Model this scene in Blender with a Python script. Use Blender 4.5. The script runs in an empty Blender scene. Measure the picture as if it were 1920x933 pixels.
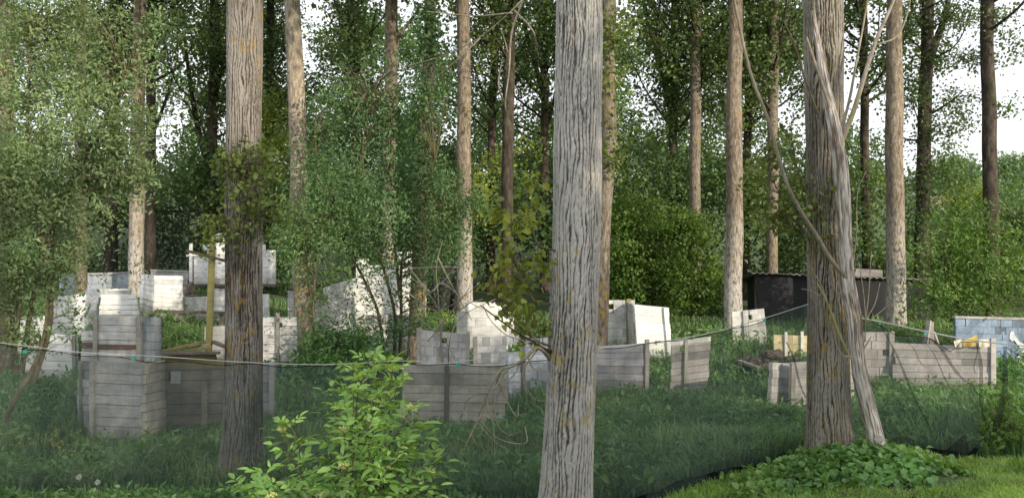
import bpy, math, random
import numpy as np
from mathutils import Vector, noise

RNG = np.random.default_rng(7)
random.seed(7)
C = bpy.context.scene.collection
F, CX, HY, H0 = 1507.0, 960.0, 430.0, 3.0      # focal length (px of the 1920 frame), centre column, horizon row, eye height


def P(px, py, d):
    """surveyed point: column, row, depth in metres -> world"""
    return np.array([(px - CX) / F * d, d, H0 + (HY - py) / F * d])


# ------------------------------------------------------------------ materials
def new_mat(name):
    m = bpy.data.materials.new(name)
    m.use_nodes = True
    nt = m.node_tree
    nt.nodes.clear()
    out = nt.nodes.new('ShaderNodeOutputMaterial')
    return m, nt, out


class NB:
    def __init__(s, nt):
        s.nt = nt

    def n(s, t, **kw):
        nd = s.nt.nodes.new('ShaderNode' + t)
        for k, v in kw.items():
            if k.startswith('i_'):
                key = k[2:]
                key = int(key) if key.isdigit() else key.replace('_', ' ')
                nd.inputs[key].default_value = v
            else:
                setattr(nd, k, v)
        return nd

    def l(s, a, b):
        s.nt.links.new(a, b)

    def noise(s, scale, detail=4, rough=.55, stretch=None, w=0, coord='Object'):
        tc = s.n('TexCoord')
        src = tc.outputs[coord]
        if stretch or w:
            mp = s.n('Mapping')
            mp.inputs['Scale'].default_value = stretch or (1, 1, 1)
            mp.inputs['Location'].default_value = (w, w * 1.3, w * .7)
            s.l(src, mp.inputs[0])
            src = mp.outputs[0]
        nz = s.n('TexNoise')
        nz.inputs['Scale'].default_value = scale
        nz.inputs['Detail'].default_value = detail
        nz.inputs['Roughness'].default_value = rough
        s.l(src, nz.inputs['Vector'])
        return nz.outputs[0]

    def ramp(s, fac, stops, interp='LINEAR'):
        r = s.n('ValToRGB')
        r.color_ramp.interpolation = interp
        el = r.color_ramp.elements
        while len(el) < len(stops):
            el.new(0.5)
        for e, (p, c) in zip(el, stops):
            e.position = p
            e.color = (*c, 1) if len(c) == 3 else c
        s.l(fac, r.inputs[0])
        return r.outputs[0]

    def mix(s, a, b, fac, mode='MIX'):
        m = s.n('MixRGB', blend_type=mode)
        for sock, v in ((m.inputs[1], a), (m.inputs[2], b), (m.inputs[0], fac)):
            if isinstance(v, (int, float)):
                sock.default_value = v
            elif isinstance(v, tuple):
                sock.default_value = (*v, 1)
            else:
                s.l(v, sock)
        return m.outputs[0]

    def attr(s, name='tint'):
        a = s.n('Attribute')
        a.attribute_name = name
        return a.outputs['Fac']


LEAF = 1.75


def g3(v):
    return (v, v, v)


def leaf_mat(name, dark, light, trans=.35, rough=.5, spec=.35, tcol=None, clump=.9):
    m, nt, out = new_mat(name)
    b = NB(nt)
    dark, light = tuple(v * LEAF for v in dark), tuple(v * LEAF for v in light)
    col = b.ramp(b.attr(), [(0, dark), (.6, tuple((x + y) / 2 for x, y in zip(dark, light))), (1, light)])
    nz = b.noise(clump, 3)
    col = b.mix(col, b.ramp(nz, [(.3, g3(.55)), (.7, g3(1.35))]), 1.0, 'MULTIPLY')
    nz2 = b.noise(clump * .25, 2, w=5)
    col = b.mix(col, tuple(x * y for x, y in zip(light, (1.25, 1.0, .7))), b.ramp(nz2, [(.5, g3(0)), (.75, g3(.4))]))
    p = b.n('BsdfPrincipled')
    p.inputs['Roughness'].default_value = rough
    p.inputs['Specular IOR Level'].default_value = spec
    b.l(col, p.inputs['Base Color'])
    t = b.n('BsdfTranslucent')
    tc = b.mix(col, tcol or (1.5, 1.5, .5), 1.0, 'MULTIPLY')
    b.l(tc, t.inputs['Color'])
    mx = b.n('MixShader')
    mx.inputs[0].default_value = trans
    b.l(p.outputs[0], mx.inputs[1])
    b.l(t.outputs[0], mx.inputs[2])
    b.l(mx.outputs[0], out.inputs[0])
    return m


def bark_mat(name, crack, mid, pale, lichen=None, moss=None, patch=.5, pscale=1.2, use_tint=True, fine=18, bump=.6, stain=None, foot=None):
    m, nt, out = new_mat(name)
    b = NB(nt)
    fine_n = b.noise(fine, 6, .7, stretch=(1, 1, .35))
    if use_tint:
        base = b.attr()
        h = b.n('Math', operation='MULTIPLY_ADD', i_1=.42, i_2=-.20)
        b.l(fine_n, h.inputs[0])
        add = b.n('Math', operation='ADD')
        b.l(base, add.inputs[0])
        b.l(h.outputs[0], add.inputs[1])
        hv = add.outputs[0]
    else:
        hv = b.ramp(fine_n, [(.30, g3(.1)), (.68, g3(.9))])
    col = b.ramp(hv, [(.10, crack), (.44, mid), (.85, pale)])
    big = b.noise(pscale, 4, .6, stretch=(1, 1, .45))
    col = b.mix(col, mid, b.ramp(big, [(.42, g3(0)), (.62, g3(patch))]))
    col = b.mix(col, b.ramp(b.noise(1.1, 5, .6, w=9, stretch=(1, 1, .3)), [(.3, g3(.6)), (.65, g3(1.15))]), 1.0, 'MULTIPLY')
    if stain:
        sn = b.noise(2.2, 5, .7, stretch=(1, 1, .22), w=21)
        col = b.mix(col, stain, b.ramp(sn, [(.52, g3(0)), (.62, g3(.9))]))
    if lichen:
        ln = b.noise(9, 5, .7, w=3, stretch=(1, 1, .55))
        lz = b.noise(1.3, 2, w=14)
        k = b.mix(b.ramp(ln, [(.54, g3(0)), (.64, g3(1))]), b.ramp(lz, [(.48, g3(0)), (.6, g3(1))]), 1.0, 'MULTIPLY')
        col = b.mix(col, lichen, k)
    if moss:
        mn = b.noise(4, 5, .7, w=31, stretch=(1, 1, .4))
        col = b.mix(col, moss, b.ramp(mn, [(.54, g3(0)), (.68, g3(.8))]))
    if foot:
        tco = b.n('TexCoord')
        sx = b.n('SeparateXYZ')
        b.l(tco.outputs['Object'], sx.inputs[0])
        ns = b.n('Math', operation='MULTIPLY_ADD', i_1=1.6)
        b.l(big, ns.inputs[0])
        b.l(sx.outputs[2], ns.inputs[2])
        mr = b.n('MapRange', i_1=1.6, i_2=4.2, i_3=.72, i_4=0.)
        b.l(ns.outputs[0], mr.inputs[0])
        col = b.mix(col, b.mix(foot, col, b.ramp(hv, [(.25, g3(.95)), (.62, g3(.10))])), mr.outputs[0])
    p = b.n('BsdfPrincipled')
    p.inputs['Roughness'].default_value = .9
    p.inputs['Specular IOR Level'].default_value = .2
    b.l(col, p.inputs['Base Color'])
    bp = b.n('Bump')
    bp.inputs['Strength'].default_value = bump
    bp.inputs['Distance'].default_value = .03
    b.l(hv, bp.inputs['Height'])
    b.l(bp.outputs[0], p.inputs['Normal'])
    b.l(p.outputs[0], out.inputs[0])
    return m


def panel_mat(name, col, grime=.5, green=.25, grain=True, brown=(.20, .15, .10), seed=0):
    m, nt, out = new_mat(name)
    b = NB(nt)
    c = b.mix(col, b.ramp(b.attr(), [(0, g3(.62)), (1, g3(1.18))]), 1.0, 'MULTIPLY')
    n1 = b.noise(2.3, 6, .65, w=seed)
    c = b.mix(c, b.ramp(n1, [(.3, g3(1 - grime)), (.62, g3(1.05))]), 1.0, 'MULTIPLY')
    st = b.noise(5, 5, .7, stretch=(1.6, 1.6, .12), w=seed + 4)
    c = b.mix(c, b.ramp(st, [(.3, g3(.7)), (.55, g3(1.0))]), .7, 'MULTIPLY')
    n2 = b.noise(6, 5, .7, w=seed + 11, stretch=(1, 1, .5))
    c = b.mix(c, brown, b.ramp(n2, [(.56, g3(0)), (.74, g3(.6 * grime + .1))]))
    n3 = b.noise(1.7, 5, .7, w=seed + 17)
    c = b.mix(c, (.12, .15, .06), b.ramp(n3, [(.52, g3(0)), (.75, g3(green))]))
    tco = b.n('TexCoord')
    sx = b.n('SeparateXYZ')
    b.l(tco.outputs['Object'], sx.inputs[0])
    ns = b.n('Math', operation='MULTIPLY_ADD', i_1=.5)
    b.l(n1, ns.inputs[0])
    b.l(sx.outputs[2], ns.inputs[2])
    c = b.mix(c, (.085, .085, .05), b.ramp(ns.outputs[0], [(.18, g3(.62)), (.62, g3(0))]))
    gr = b.noise(30, 4, .7, stretch=(.12, .12, 1.0) if grain else (1, 1, 1), w=seed)
    c = b.mix(c, b.ramp(gr, [(.35, g3(.78)), (.6, g3(1.06))]), .8, 'MULTIPLY')
    p = b.n('BsdfPrincipled')
    p.inputs['Roughness'].default_value = .85
    p.inputs['Specular IOR Level'].default_value = .25
    b.l(c, p.inputs['Base Color'])
    bp = b.n('Bump')
    bp.inputs['Strength'].default_value = .35
    bp.inputs['Distance'].default_value = .02
    b.l(gr, bp.inputs['Height'])
    b.l(bp.outputs[0], p.inputs['Normal'])
    b.l(p.outputs[0], out.inputs[0])
    return m


def plain_mat(name, col, rough=.8, var=.3, scale=8, stretch=None, metal=0):
    m, nt, out = new_mat(name)
    b = NB(nt)
    c = b.mix(col, b.ramp(b.noise(scale, 5, .65, stretch=stretch), [(.3, g3(1 - var)), (.68, g3(1 + var * .6))]), 1.0, 'MULTIPLY')
    p = b.n('BsdfPrincipled')
    p.inputs['Roughness'].default_value = rough
    p.inputs['Metallic'].default_value = metal
    b.l(c, p.inputs['Base Color'])
    b.l(p.outputs[0], out.inputs[0])
    return m


def net_mat(name, col, lo, hi, scale=1.5):
    """woven shade net: finer than a pixel, so it is a fixed share of open holes"""
    m, nt, out = new_mat(name)
    b = NB(nt)
    d = b.n('BsdfDiffuse')
    d.inputs[0].default_value = (*col, 1)
    tl = b.n('BsdfTranslucent')
    tl.inputs[0].default_value = (*col, 1)
    fx = b.n('MixShader')
    fx.inputs[0].default_value = .3
    b.l(d.outputs[0], fx.inputs[1])
    b.l(tl.outputs[0], fx.inputs[2])
    tr = b.n('BsdfTransparent')
    mx = b.n('MixShader')
    f = b.ramp(b.noise(scale, 4, .6, stretch=(1, 1, .5)), [(.3, g3(lo)), (.7, g3(hi))])
    b.l(f, mx.inputs[0])
    b.l(tr.outputs[0], mx.inputs[1])
    b.l(fx.outputs[0], mx.inputs[2])
    b.l(mx.outputs[0], out.inputs[0])
    return m


M = {}
M['willow'] = leaf_mat('willow_leaf', (.070, .108, .048), (.205, .265, .130), .30, clump=1.1, tcol=(1.3, 1.5, .7))
M['willow_deep'] = leaf_mat('green_leaf', (.038, .080, .034), (.115, .190, .085), .33, clump=1.0)
M['poplar'] = leaf_mat('poplar_leaf', (.040, .064, .024), (.105, .150, .052), .35)
M['poplar_far'] = leaf_mat('poplar_far_leaf', (.034, .060, .025), (.115, .172, .063), .30, clump=.5)
M['olive'] = leaf_mat('olive_leaf', (.075, .095, .018), (.210, .240, .055), .35, clump=2.)
M['shoot'] = leaf_mat('poplar_shoot_leaf', (.042, .068, .018), (.165, .200, .060), .33, clump=3.)
M['elder'] = leaf_mat('elder_leaf', (.055, .125, .030), (.240, .370, .105), .35, rough=.42, spec=.45, clump=2.5)
M['beech'] = leaf_mat('beech_leaf', (.016, .045, .011), (.135, .205, .045), .35, clump=1.2)
M['bush'] = leaf_mat('bush_leaf', (.040, .085, .022), (.130, .200, .055), .35, clump=1.2)
M['thicket'] = leaf_mat('thicket_leaf', (.025, .053, .021), (.098, .158, .056), .28, clump=.45)
M['suntinted'] = leaf_mat('sun_tinted_leaf', (.06, .09, .02), (.22, .26, .055), .4, clump=1.)  # yellowed leaf colour with the sun on these bushes painted in
M['hill_leaf'] = leaf_mat('hill_leaf', (.07, .12, .075), (.17, .24, .15), .25, clump=.3)
M['grass'] = leaf_mat('grass_blade', (.044, .090, .038), (.145, .230, .098), .30, rough=.5, clump=.8)
M['lawn'] = leaf_mat('lawn_blade', (.080, .145, .028), (.215, .315, .080), .32, clump=1.4)
M['weed'] = leaf_mat('weed_leaf', (.032, .085, .030), (.140, .240, .090), .3, clump=1.)
M['ivy'] = leaf_mat('ivy_leaf', (.050, .120, .035), (.165, .280, .085), .28, rough=.4, spec=.5, clump=2.)
M['yellow_flower'] = plain_mat('yellow_flower', (.65, .45, .04))
M['seed'] = plain_mat('seed_fluff', (.55, .55, .52))
M['bud'] = plain_mat('flower_bud', (.45, .50, .16), var=.4, scale=60)

M['bark_pale'] = bark_mat('pale_poplar_bark', (.060, .054, .047), (.23, .22, .205), (.50, .48, .445), lichen=(.40, .32, .12), patch=.18, fine=55, bump=.5)
M['bark_brown'] = bark_mat('brown_poplar_bark', (.028, .022, .018), (.130, .110, .090), (.32, .30, .27), lichen=(.30, .20, .05), patch=.5, fine=30, bump=.5, stain=(.045, .030, .022))
M['bark_moss'] = bark_mat('mossy_poplar_bark', (.026, .022, .017), (.140, .122, .096), (.33, .305, .26), lichen=(.26, .19, .05), moss=(.10, .095, .03), patch=.5, fine=30, bump=.5)
M['bark_mid'] = bark_mat('warm_poplar_bark', (.05, .04, .03), (.20, .165, .125), (.42, .38, .32), lichen=(.36, .25, .07), use_tint=False, fine=17, patch=.4, bump=1.0)
M['bark_white'] = bark_mat('whitish_poplar_bark', (.08, .06, .045), (.32, .265, .20), (.60, .55, .47), lichen=(.46, .32, .10), use_tint=False, fine=17, patch=.4, bump=1.0)
M['bark_foot'] = bark_mat('white_footed_poplar_bark', (.06, .047, .033), (.22, .175, .13), (.44, .39, .32), lichen=(.36, .25, .07), use_tint=False, fine=17, patch=.3, bump=1.0, foot=(.70, .69, .66))
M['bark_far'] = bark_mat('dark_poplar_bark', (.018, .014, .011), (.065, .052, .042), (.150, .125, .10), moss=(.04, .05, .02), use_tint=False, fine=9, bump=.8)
M['twig'] = bark_mat('twig_bark', (.05, .04, .025), (.14, .115, .07), (.26, .22, .14), moss=(.15, .15, .05), use_tint=False, fine=20, bump=.3)
M['twig_dark'] = bark_mat('dark_twig_bark', (.02, .016, .012), (.06, .05, .035), (.12, .10, .075), use_tint=False, fine=20, bump=.3)
M['twig_pale'] = bark_mat('pale_twig_bark', (.12, .10, .075), (.32, .28, .21), (.50, .45, .36), moss=(.24, .23, .07), use_tint=False, fine=25, bump=.3)
M['dead'] = bark_mat('stripped_dead_wood', (.22, .17, .14), (.58, .51, .45), (.88, .85, .81), patch=.15, fine=60, bump=.7, stain=(.17, .12, .085))

M['white'] = panel_mat('white_painted_boards', (.74, .74, .725), .40, .12, seed=1)
M['clean'] = panel_mat('bright_white_board', (.92, .92, .91), .07, .05, seed=2)
M['block'] = panel_mat('white_painted_blocks', (.72, .72, .705), .42, .15, grain=False, seed=3)
M['greyw'] = panel_mat('grey_weathered_boards', (.56, .55, .54), .38, .15, seed=4)
M['tan'] = panel_mat('tan_weathered_boards', (.60, .55, .47), .42, .18, seed=5)
M['blue'] = panel_mat('blue_grey_boards', (.48, .53, .61), .35, .10, seed=6)
M['bluepaint'] = panel_mat('blue_painted_blocks', (.28, .37, .50), .6, .03, grain=False, brown=(.62, .66, .72), seed=7)
M['purple'] = panel_mat('mauve_grey_boards', (.40, .39, .43), .35, .06, seed=8)
M['warmgrey'] = panel_mat('warm_grey_blocks', (.46, .435, .425), .42, .08, grain=False, seed=9)
M['yellow'] = panel_mat('yellow_painted_blocks', (.80, .71, .44), .3, .05, grain=False, seed=10)
M['ochre'] = panel_mat('ochre_mossy_boards', (.30, .25, .13), .45, .45, seed=11)
M['dark'] = panel_mat('dark_brown_boards', (.23, .195, .17), .4, .2, seed=12)
M['brownplank'] = panel_mat('reddish_brown_plank', (.25, .175, .145), .3, .05, seed=13)
M['post'] = panel_mat('grey_post_wood', (.46, .435, .40), .3, .15, seed=14)
M['postdark'] = panel_mat('dark_post_wood', (.22, .19, .16), .3, .25, seed=15)
M['postgreen'] = panel_mat('algae_green_post', (.36, .33, .13), .3, .4, seed=16)
M['hole'] = plain_mat('dark_opening_paint', (.02, .022, .018))  # near-black colour standing in for the shade inside openings
M['log'] = bark_mat('old_log_bark', (.015, .012, .01), (.085, .068, .058), (.19, .16, .145), use_tint=False, fine=14, bump=.8)
M['rope'] = plain_mat('pale_rope', (.50, .51, .49), var=.2, scale=40)
M['clip'] = plain_mat('teal_plastic_clip', (.05, .36, .30), .4, .1)
M['net'] = net_mat('green_shade_net', (.105, .145, .134), .32, .46, 2.2)
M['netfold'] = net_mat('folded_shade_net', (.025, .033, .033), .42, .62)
M['nethem'] = net_mat('net_hem', (.010, .014, .014), .86, .94)
M['netblack'] = net_mat('black_net', (.014, .017, .016), .42, .58)
M['tarp'] = plain_mat('black_tarp', (.012, .013, .015), .8, .5, 1.2, stretch=(1, 1, .25))
M['sheet'] = plain_mat('weathered_roof_sheet', (.20, .185, .175), .8, .4, 3)
M['cloth_yellow'] = plain_mat('yellow_stained_cloth', (.62, .45, .10), .8, .5, 5)
M['cloth_white'] = plain_mat('pale_cloth', (.66, .60, .50), .8, .3, 5)
M['roof'] = plain_mat('clay_tiles', (.42, .26, .21), .8, .3, 2)
M['render_wall'] = plain_mat('pale_house_wall', (.74, .72, .68), .8, .1, 2)
M['paint_white'] = plain_mat('white_paint_mark', (.56, .60, .64), .8, .25, 6)
M['paint_red'] = plain_mat('red_paint_mark', (.42, .14, .15), .8, .25, 6)


# ------------------------------------------------------------------ mesh tools
class MB:
    def __init__(s):
        s.v, s.f, s.a, s.n = [], [], [], 0

    def add(s, v, f, a=.5):
        v = np.asarray(v, float).reshape(-1, 3)
        f = np.asarray(f, int)
        s.v.append(v)
        s.f.append(f + s.n)
        s.a.append(np.full(len(v), a, float) if np.isscalar(a) else np.asarray(a, float))
        s.n += len(v)
        return s

    def mesh(s, name, mat, smooth=False, origin=(0, 0, 0)):
        me = bpy.data.meshes.new(name)
        if s.n:
            v = np.concatenate(s.v) - np.asarray(origin, float)
            me.vertices.add(len(v))
            me.vertices.foreach_set('co', v.astype(np.float32).ravel())
            loops = np.concatenate([f.ravel() for f in s.f])
            sizes = np.concatenate([np.full(len(f), f.shape[1]) for f in s.f])
            me.loops.add(len(loops))
            me.loops.foreach_set('vertex_index', loops.astype(np.int32))
            me.polygons.add(len(sizes))
            starts = np.concatenate([[0], np.cumsum(sizes)[:-1]])
            me.polygons.foreach_set('loop_start', starts.astype(np.int32))
            me.polygons.foreach_set('use_smooth', np.full(len(sizes), smooth))
            at = me.attributes.new('tint', 'FLOAT', 'POINT')
            at.data.foreach_set('value', np.concatenate(s.a).astype(np.float32))
            me.update(calc_edges=True)
            me.validate()
        me.materials.append(mat)
        return me

    def build(s, name, mat, parent=None, smooth=False, origin=None):
        """link as ONE object; a part's mesh is stored relative to its parent"""
        org = np.zeros(3)
        if parent is not None:
            org = world_loc(parent)
        elif origin is not None:
            org = np.asarray(origin, float)
        o = bpy.data.objects.new(name, s.mesh(name, mat, smooth, org))
        C.objects.link(o)
        if parent is not None:
            o.parent = parent
        else:
            o.location = org
        return o


def world_loc(o):
    v = np.array(o.location)
    while o.parent:
        o = o.parent
        v = v + np.array(o.location)
    return v


def tag(o, label=None, cat=None, group=None, kind=None):
    for k, v in (('label', label), ('category', cat), ('group', group), ('kind', kind)):
        if v:
            o[k] = v
    return o


def thing(name, label, cat, loc=(0, 0, 0), group=None):
    o = bpy.data.objects.new(name, None)
    o.empty_display_size = .2
    o.location = tuple(float(x) for x in loc)
    C.objects.link(o)
    return tag(o, label, cat, group)


HEX = np.array([(0, 3, 2, 1), (4, 5, 6, 7), (0, 1, 5, 4), (1, 2, 6, 5), (2, 3, 7, 6), (3, 0, 4, 7)])


def hexa(mb, c8, a=.5):
    mb.add(c8, HEX, a)


def box(mb, c, s, a=.5, rz=0., tilt=None):
    x, y, z = s
    v = np.array([(-x, -y, -z), (x, -y, -z), (x, y, -z), (-x, y, -z), (-x, -y, z), (x, -y, z), (x, y, z), (-x, y, z)]) / 2
    if rz:
        ca, sa = math.cos(rz), math.sin(rz)
        v = np.stack([v[:, 0] * ca - v[:, 1] * sa, v[:, 0] * sa + v[:, 1] * ca, v[:, 2]], 1)
    hexa(mb, v + np.asarray(c), a)


def bar(mb, p, q, w, t, a=.5, up=(0, 0, 1)):
    p, q = np.asarray(p, float), np.asarray(q, float)
    d = (q - p) / np.linalg.norm(q - p)
    n = np.cross(d, up)
    if np.linalg.norm(n) < .1:
        n = np.cross(d, (0, 1, 0))
    n /= np.linalg.norm(n)
    m = np.cross(n, d)
    c = [p - n * w / 2 - m * t / 2, p + n * w / 2 - m * t / 2, p + n * w / 2 + m * t / 2, p - n * w / 2 + m * t / 2]
    hexa(mb, np.array(c + [x + (q - p) for x in c]), a)


def spline(pts, n):
    """Catmull-Rom through the points"""
    pts = np.asarray(pts, float)
    if len(pts) == 2:
        t = np.linspace(0, 1, n)[:, None]
        return pts[0] * (1 - t) + pts[1] * t
    q = np.vstack([2 * pts[0] - pts[1], pts, 2 * pts[-1] - pts[-2]])
    u = np.linspace(0, len(pts) - 1 - 1e-6, n)
    i = u.astype(int)
    t = (u - i)[:, None]
    a, b, c, d = q[i], q[i + 1], q[i + 2], q[i + 3]
    return .5 * (2 * b + (c - a) * t + (2 * a - 5 * b + 4 * c - d) * t ** 2 + (3 * b - a - 3 * c + d) * t ** 3)


def tube(mb, pts, radii, n=6, a=.5, cap=True):
    pts = np.asarray(pts, float)
    k = len(pts)
    r = np.interp(np.linspace(0, 1, k), np.linspace(0, 1, len(radii)), radii) if len(radii) != k else np.asarray(radii, float)
    tg = np.gradient(pts, axis=0)
    tg /= np.linalg.norm(tg, axis=1)[:, None] + 1e-9
    ref = np.array([1., .13, .07]) if abs(tg[:, 0]).mean() < .8 else np.array([.1, .2, 1.])
    u = np.cross(tg, ref)
    u /= np.linalg.norm(u, axis=1)[:, None] + 1e-9
    w = np.cross(tg, u)
    th = np.arange(n) * 2 * math.pi / n
    v = pts[:, None] + r[:, None, None] * (u[:, None] * np.cos(th)[None, :, None] + w[:, None] * np.sin(th)[None, :, None])
    i = np.arange(k - 1)[:, None] * n
    j = np.arange(n)[None]
    j2 = (j + 1) % n
    f = np.stack([i + j, i + j2, i + n + j2, i + n + j], -1).reshape(-1, 4)
    mb.add(v.reshape(-1, 3), f, a)
    if cap:
        for e, idx in ((0, 0), (1, k - 1)):
            ring = v[idx]
            vv = np.vstack([ring, pts[idx]])
            ff = [(jj, (jj + 1) % n, n) if e else ((jj + 1) % n, jj, n) for jj in range(n)]
            mb.add(vv, ff, a)


# ------------------------------------------------------------------ ground
GP = [P(*q) for q in [(290, 842, 12.5), (850, 817, 13.2), (1180, 742, 16), (1290, 740, 16), (1770, 738, 16), (1850, 692, 18),
                      (1480, 778, 14.5), (450, 888, 11), (1560, 862, 9.9), (1645, 865, 9.7), (1375, 614, 22), (870, 602, 22.5),
                      (260, 552, 24), (330, 600, 21), (70, 729, 16.5), (1680, 614, 22), (640, 690, 18), (1580, 596, 24.5),
                      (1250, 650, 19.5), (1120, 747, 15.8), (1250, 936, 9.35), (1400, 892, 9.95), (1800, 868, 10.2), (1850, 800, 11.5), (180, 700, 17), (222, 618, 19.0), (275, 600, 19.6), (350, 612, 20.6)]]
GP += [np.array(q, float) for q in [(0, 0, 1.4), (8, 0, 1.5), (-8, 0, 1.4), (0, 4, .85), (6, 4, 1.0), (-5, 4, .7), (-3, 8.2, -.15),
                                    (6, 8, .36), (3, 7.2, .2), (0, 40, .8), (-30, 40, 1.5), (30, 40, .5), (-20, 20, .8), (25, 20, -.1),
                                    (-15, 10, -.1), (15, 8, .45), (0, 60, 1.), (-8, 13, -.35), (0, 11, -.2), (4, 13, -.2), (0, -20, 1.5), (20, -10, 1.5), (-20, -10, 1.5)]]
GP = np.array(GP)


def gz(x, y):
    x, y = np.asarray(x, float), np.asarray(y, float)
    d2 = (x[..., None] - GP[:, 0]) ** 2 + (y[..., None] - GP[:, 1]) ** 2
    w = 1 / (d2 + .6) ** 1.7
    z = (w * GP[:, 2]).sum(-1) / w.sum(-1)
    yy = np.clip((y - 48) / 60, 0, 1)
    z = z + yy * yy * (3 - 2 * yy) * 5.5 + np.clip(y - 90, 0, 400) * .072
    z = z + .03 * np.sin(x * 2.1 + y) * np.sin(y * 1.7 - x * .6)
    return z


def G(px, d):
    x = (px - CX) / F * d
    return np.array([x, d, float(gz(x, d))])


def grid_mesh(xs, ys, zf):
    X, Y = np.meshgrid(xs, ys)
    Z = zf(X, Y)
    v = np.stack([X, Y, Z], -1).reshape(-1, 3)
    nx = len(xs)
    i, j = np.meshgrid(np.arange(len(ys) - 1), np.arange(nx - 1), indexing='ij')
    a = (i * nx + j).ravel()
    return v, np.stack([a, a + 1, a + nx + 1, a + nx], 1)


def ground():
    xs = np.concatenate([np.linspace(-400, -32, 18)[:-1], np.linspace(-32, -12, 26)[:-1], np.linspace(-12, 12, 130), np.linspace(12, 32, 26)[1:], np.linspace(32, 400, 18)[1:]])
    ys = np.concatenate([np.linspace(-60, -4, 12)[:-1], np.linspace(-4, 30, 170), np.linspace(30, 60, 30)[1:], np.linspace(60, 600, 50)[1:]])
    v, f = grid_mesh(xs, ys, gz)
    m, nt, out = new_mat('earth_and_turf')
    b = NB(nt)
    n1 = b.noise(1.4, 6, .65)
    c = b.ramp(n1, [(.3, (.030, .055, .016)), (.55, (.055, .10, .028)), (.75, (.085, .125, .04))])
    n2 = b.noise(9, 6, .7, w=4)
    c = b.mix(c, (.075, .055, .035), b.ramp(n2, [(.5, g3(0)), (.7, g3(.55))]))
    far = b.n('SeparateXYZ')
    tc = b.n('TexCoord')
    b.l(tc.outputs['Object'], far.inputs[0])
    mr = b.n('MapRange', i_1=70., i_2=110.)
    b.l(far.outputs[1], mr.inputs[0])
    fields = b.ramp(b.noise(.035, 2, .4, stretch=(.35, 1.2, 1)), [(.0, (.05, .09, .045)), (.6, (.34, .32, .22)), (.66, (.09, .14, .07))], 'CONSTANT')
    c = b.mix(c, fields, mr.outputs[0])
    p = b.n('BsdfPrincipled')
    p.inputs['Roughness'].default_value = .95
    b.l(c, p.inputs['Base Color'])
    b.l(p.outputs[0], out.inputs[0])
    mb = MB()
    mb.add(v, f)
    tag(mb.build('ground', m, smooth=True), kind='structure')


ground()


# ------------------------------------------------------------------ leaves
def rand_dirs(n):
    d = RNG.normal(size=(n, 3))
    return d / (np.linalg.norm(d, axis=1)[:, None] + 1e-9)


def add_leaves(mb, c, L, W, tint, up=.4, droop=.15, fine=False, axis=None):
    """c (n,3) leaf bases"""
    n = len(c)
    if n == 0:
        return
    d = rand_dirs(n) if axis is None else axis + .5 * rand_dirs(n)
    d[:, 2] -= droop
    d /= np.linalg.norm(d, axis=1)[:, None]
    nn = rand_dirs(n)
    nn[:, 2] = np.abs(nn[:, 2]) + up
    s = np.cross(nn, d)
    s /= np.linalg.norm(s, axis=1)[:, None] + 1e-9
    k = np.cross(d, s)
    sc = RNG.uniform(.7, 1.25, n)[:, None]
    l, w = L * sc, W * sc
    if not fine:
        v = np.stack([c, c + d * l * .45 + s * w * .5 + k * w * .12, c + d * l - k * l * .06, c + d * l * .45 - s * w * .5 + k * w * .12], 1)
        i = np.arange(n)[:, None] * 4
        f = np.concatenate([i + np.array([[0, 1, 2]]), i + np.array([[0, 2, 3]])])
        mb.add(v.reshape(-1, 3), f, np.repeat(tint, 4))
    else:
        v = np.stack([c, c + d * l * .28 + s * w * .42 + k * w * .14, c + d * l * .62 + s * w * .40 + k * w * .10, c + d * l - k * l * .12,
                      c + d * l * .62 - s * w * .40 + k * w * .10, c + d * l * .28 - s * w * .42 + k * w * .14, c + d * l * .45], 1)
        i = np.arange(n)[:, None] * 7
        f = np.concatenate([i + np.array([q]) for q in ([0, 1, 6], [1, 2, 6], [2, 3, 6], [3, 4, 6], [4, 5, 6], [5, 0, 6])])
        mb.add(v.reshape(-1, 3), f, np.repeat(tint, 7))


def blobs_px(lst):
    """(px, py, d, rx_px, ry_px[, rd_m]) -> centre, radii"""
    r = []
    for q in lst:
        px, py, d, rx, ry = q[:5]
        rxm, rym = rx / F * d, ry / F * d
        r.append((P(px, py, d), np.array([rxm, q[5] if len(q) > 5 else rxm * .8, rym])))
    return r


def clump_points(blobs, n_clumps, shell=.45):
    """clump centres through the blobs' volumes, biased outward"""
    vol = np.array([np.prod(b[1]) ** (2 / 3) for b in blobs])
    pick = RNG.choice(len(blobs), n_clumps, p=vol / vol.sum())
    ce = np.array([b[0] for b in blobs])[pick]
    ra = np.array([b[1] for b in blobs])[pick]
    r = RNG.uniform(0, 1, n_clumps) ** shell
    return ce + rand_dirs(n_clumps) * ra * r[:, None]


def foliage(mb, blobs, n_clumps, per, sigma, L, W, shell=.45, flat=1., up=.4, droop=.15, fine=False, ref_light=True):
    cc = clump_points(blobs, n_clumps, shell)
    ct = RNG.uniform(0, 1, n_clumps)
    per_i = RNG.integers(max(1, int(per * .5)), int(per * 1.5) + 2, n_clumps)
    idx = np.repeat(np.arange(n_clumps), per_i)
    off = RNG.normal(size=(len(idx), 3)) * sigma
    off[:, 2] *= flat
    pts = cc[idx] + off
    tint = np.clip(.55 * ct[idx] + .45 * RNG.uniform(0, 1, len(idx)), 0, 1)
    add_leaves(mb, pts, L, W, tint, up, droop, fine)
    return cc


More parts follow.
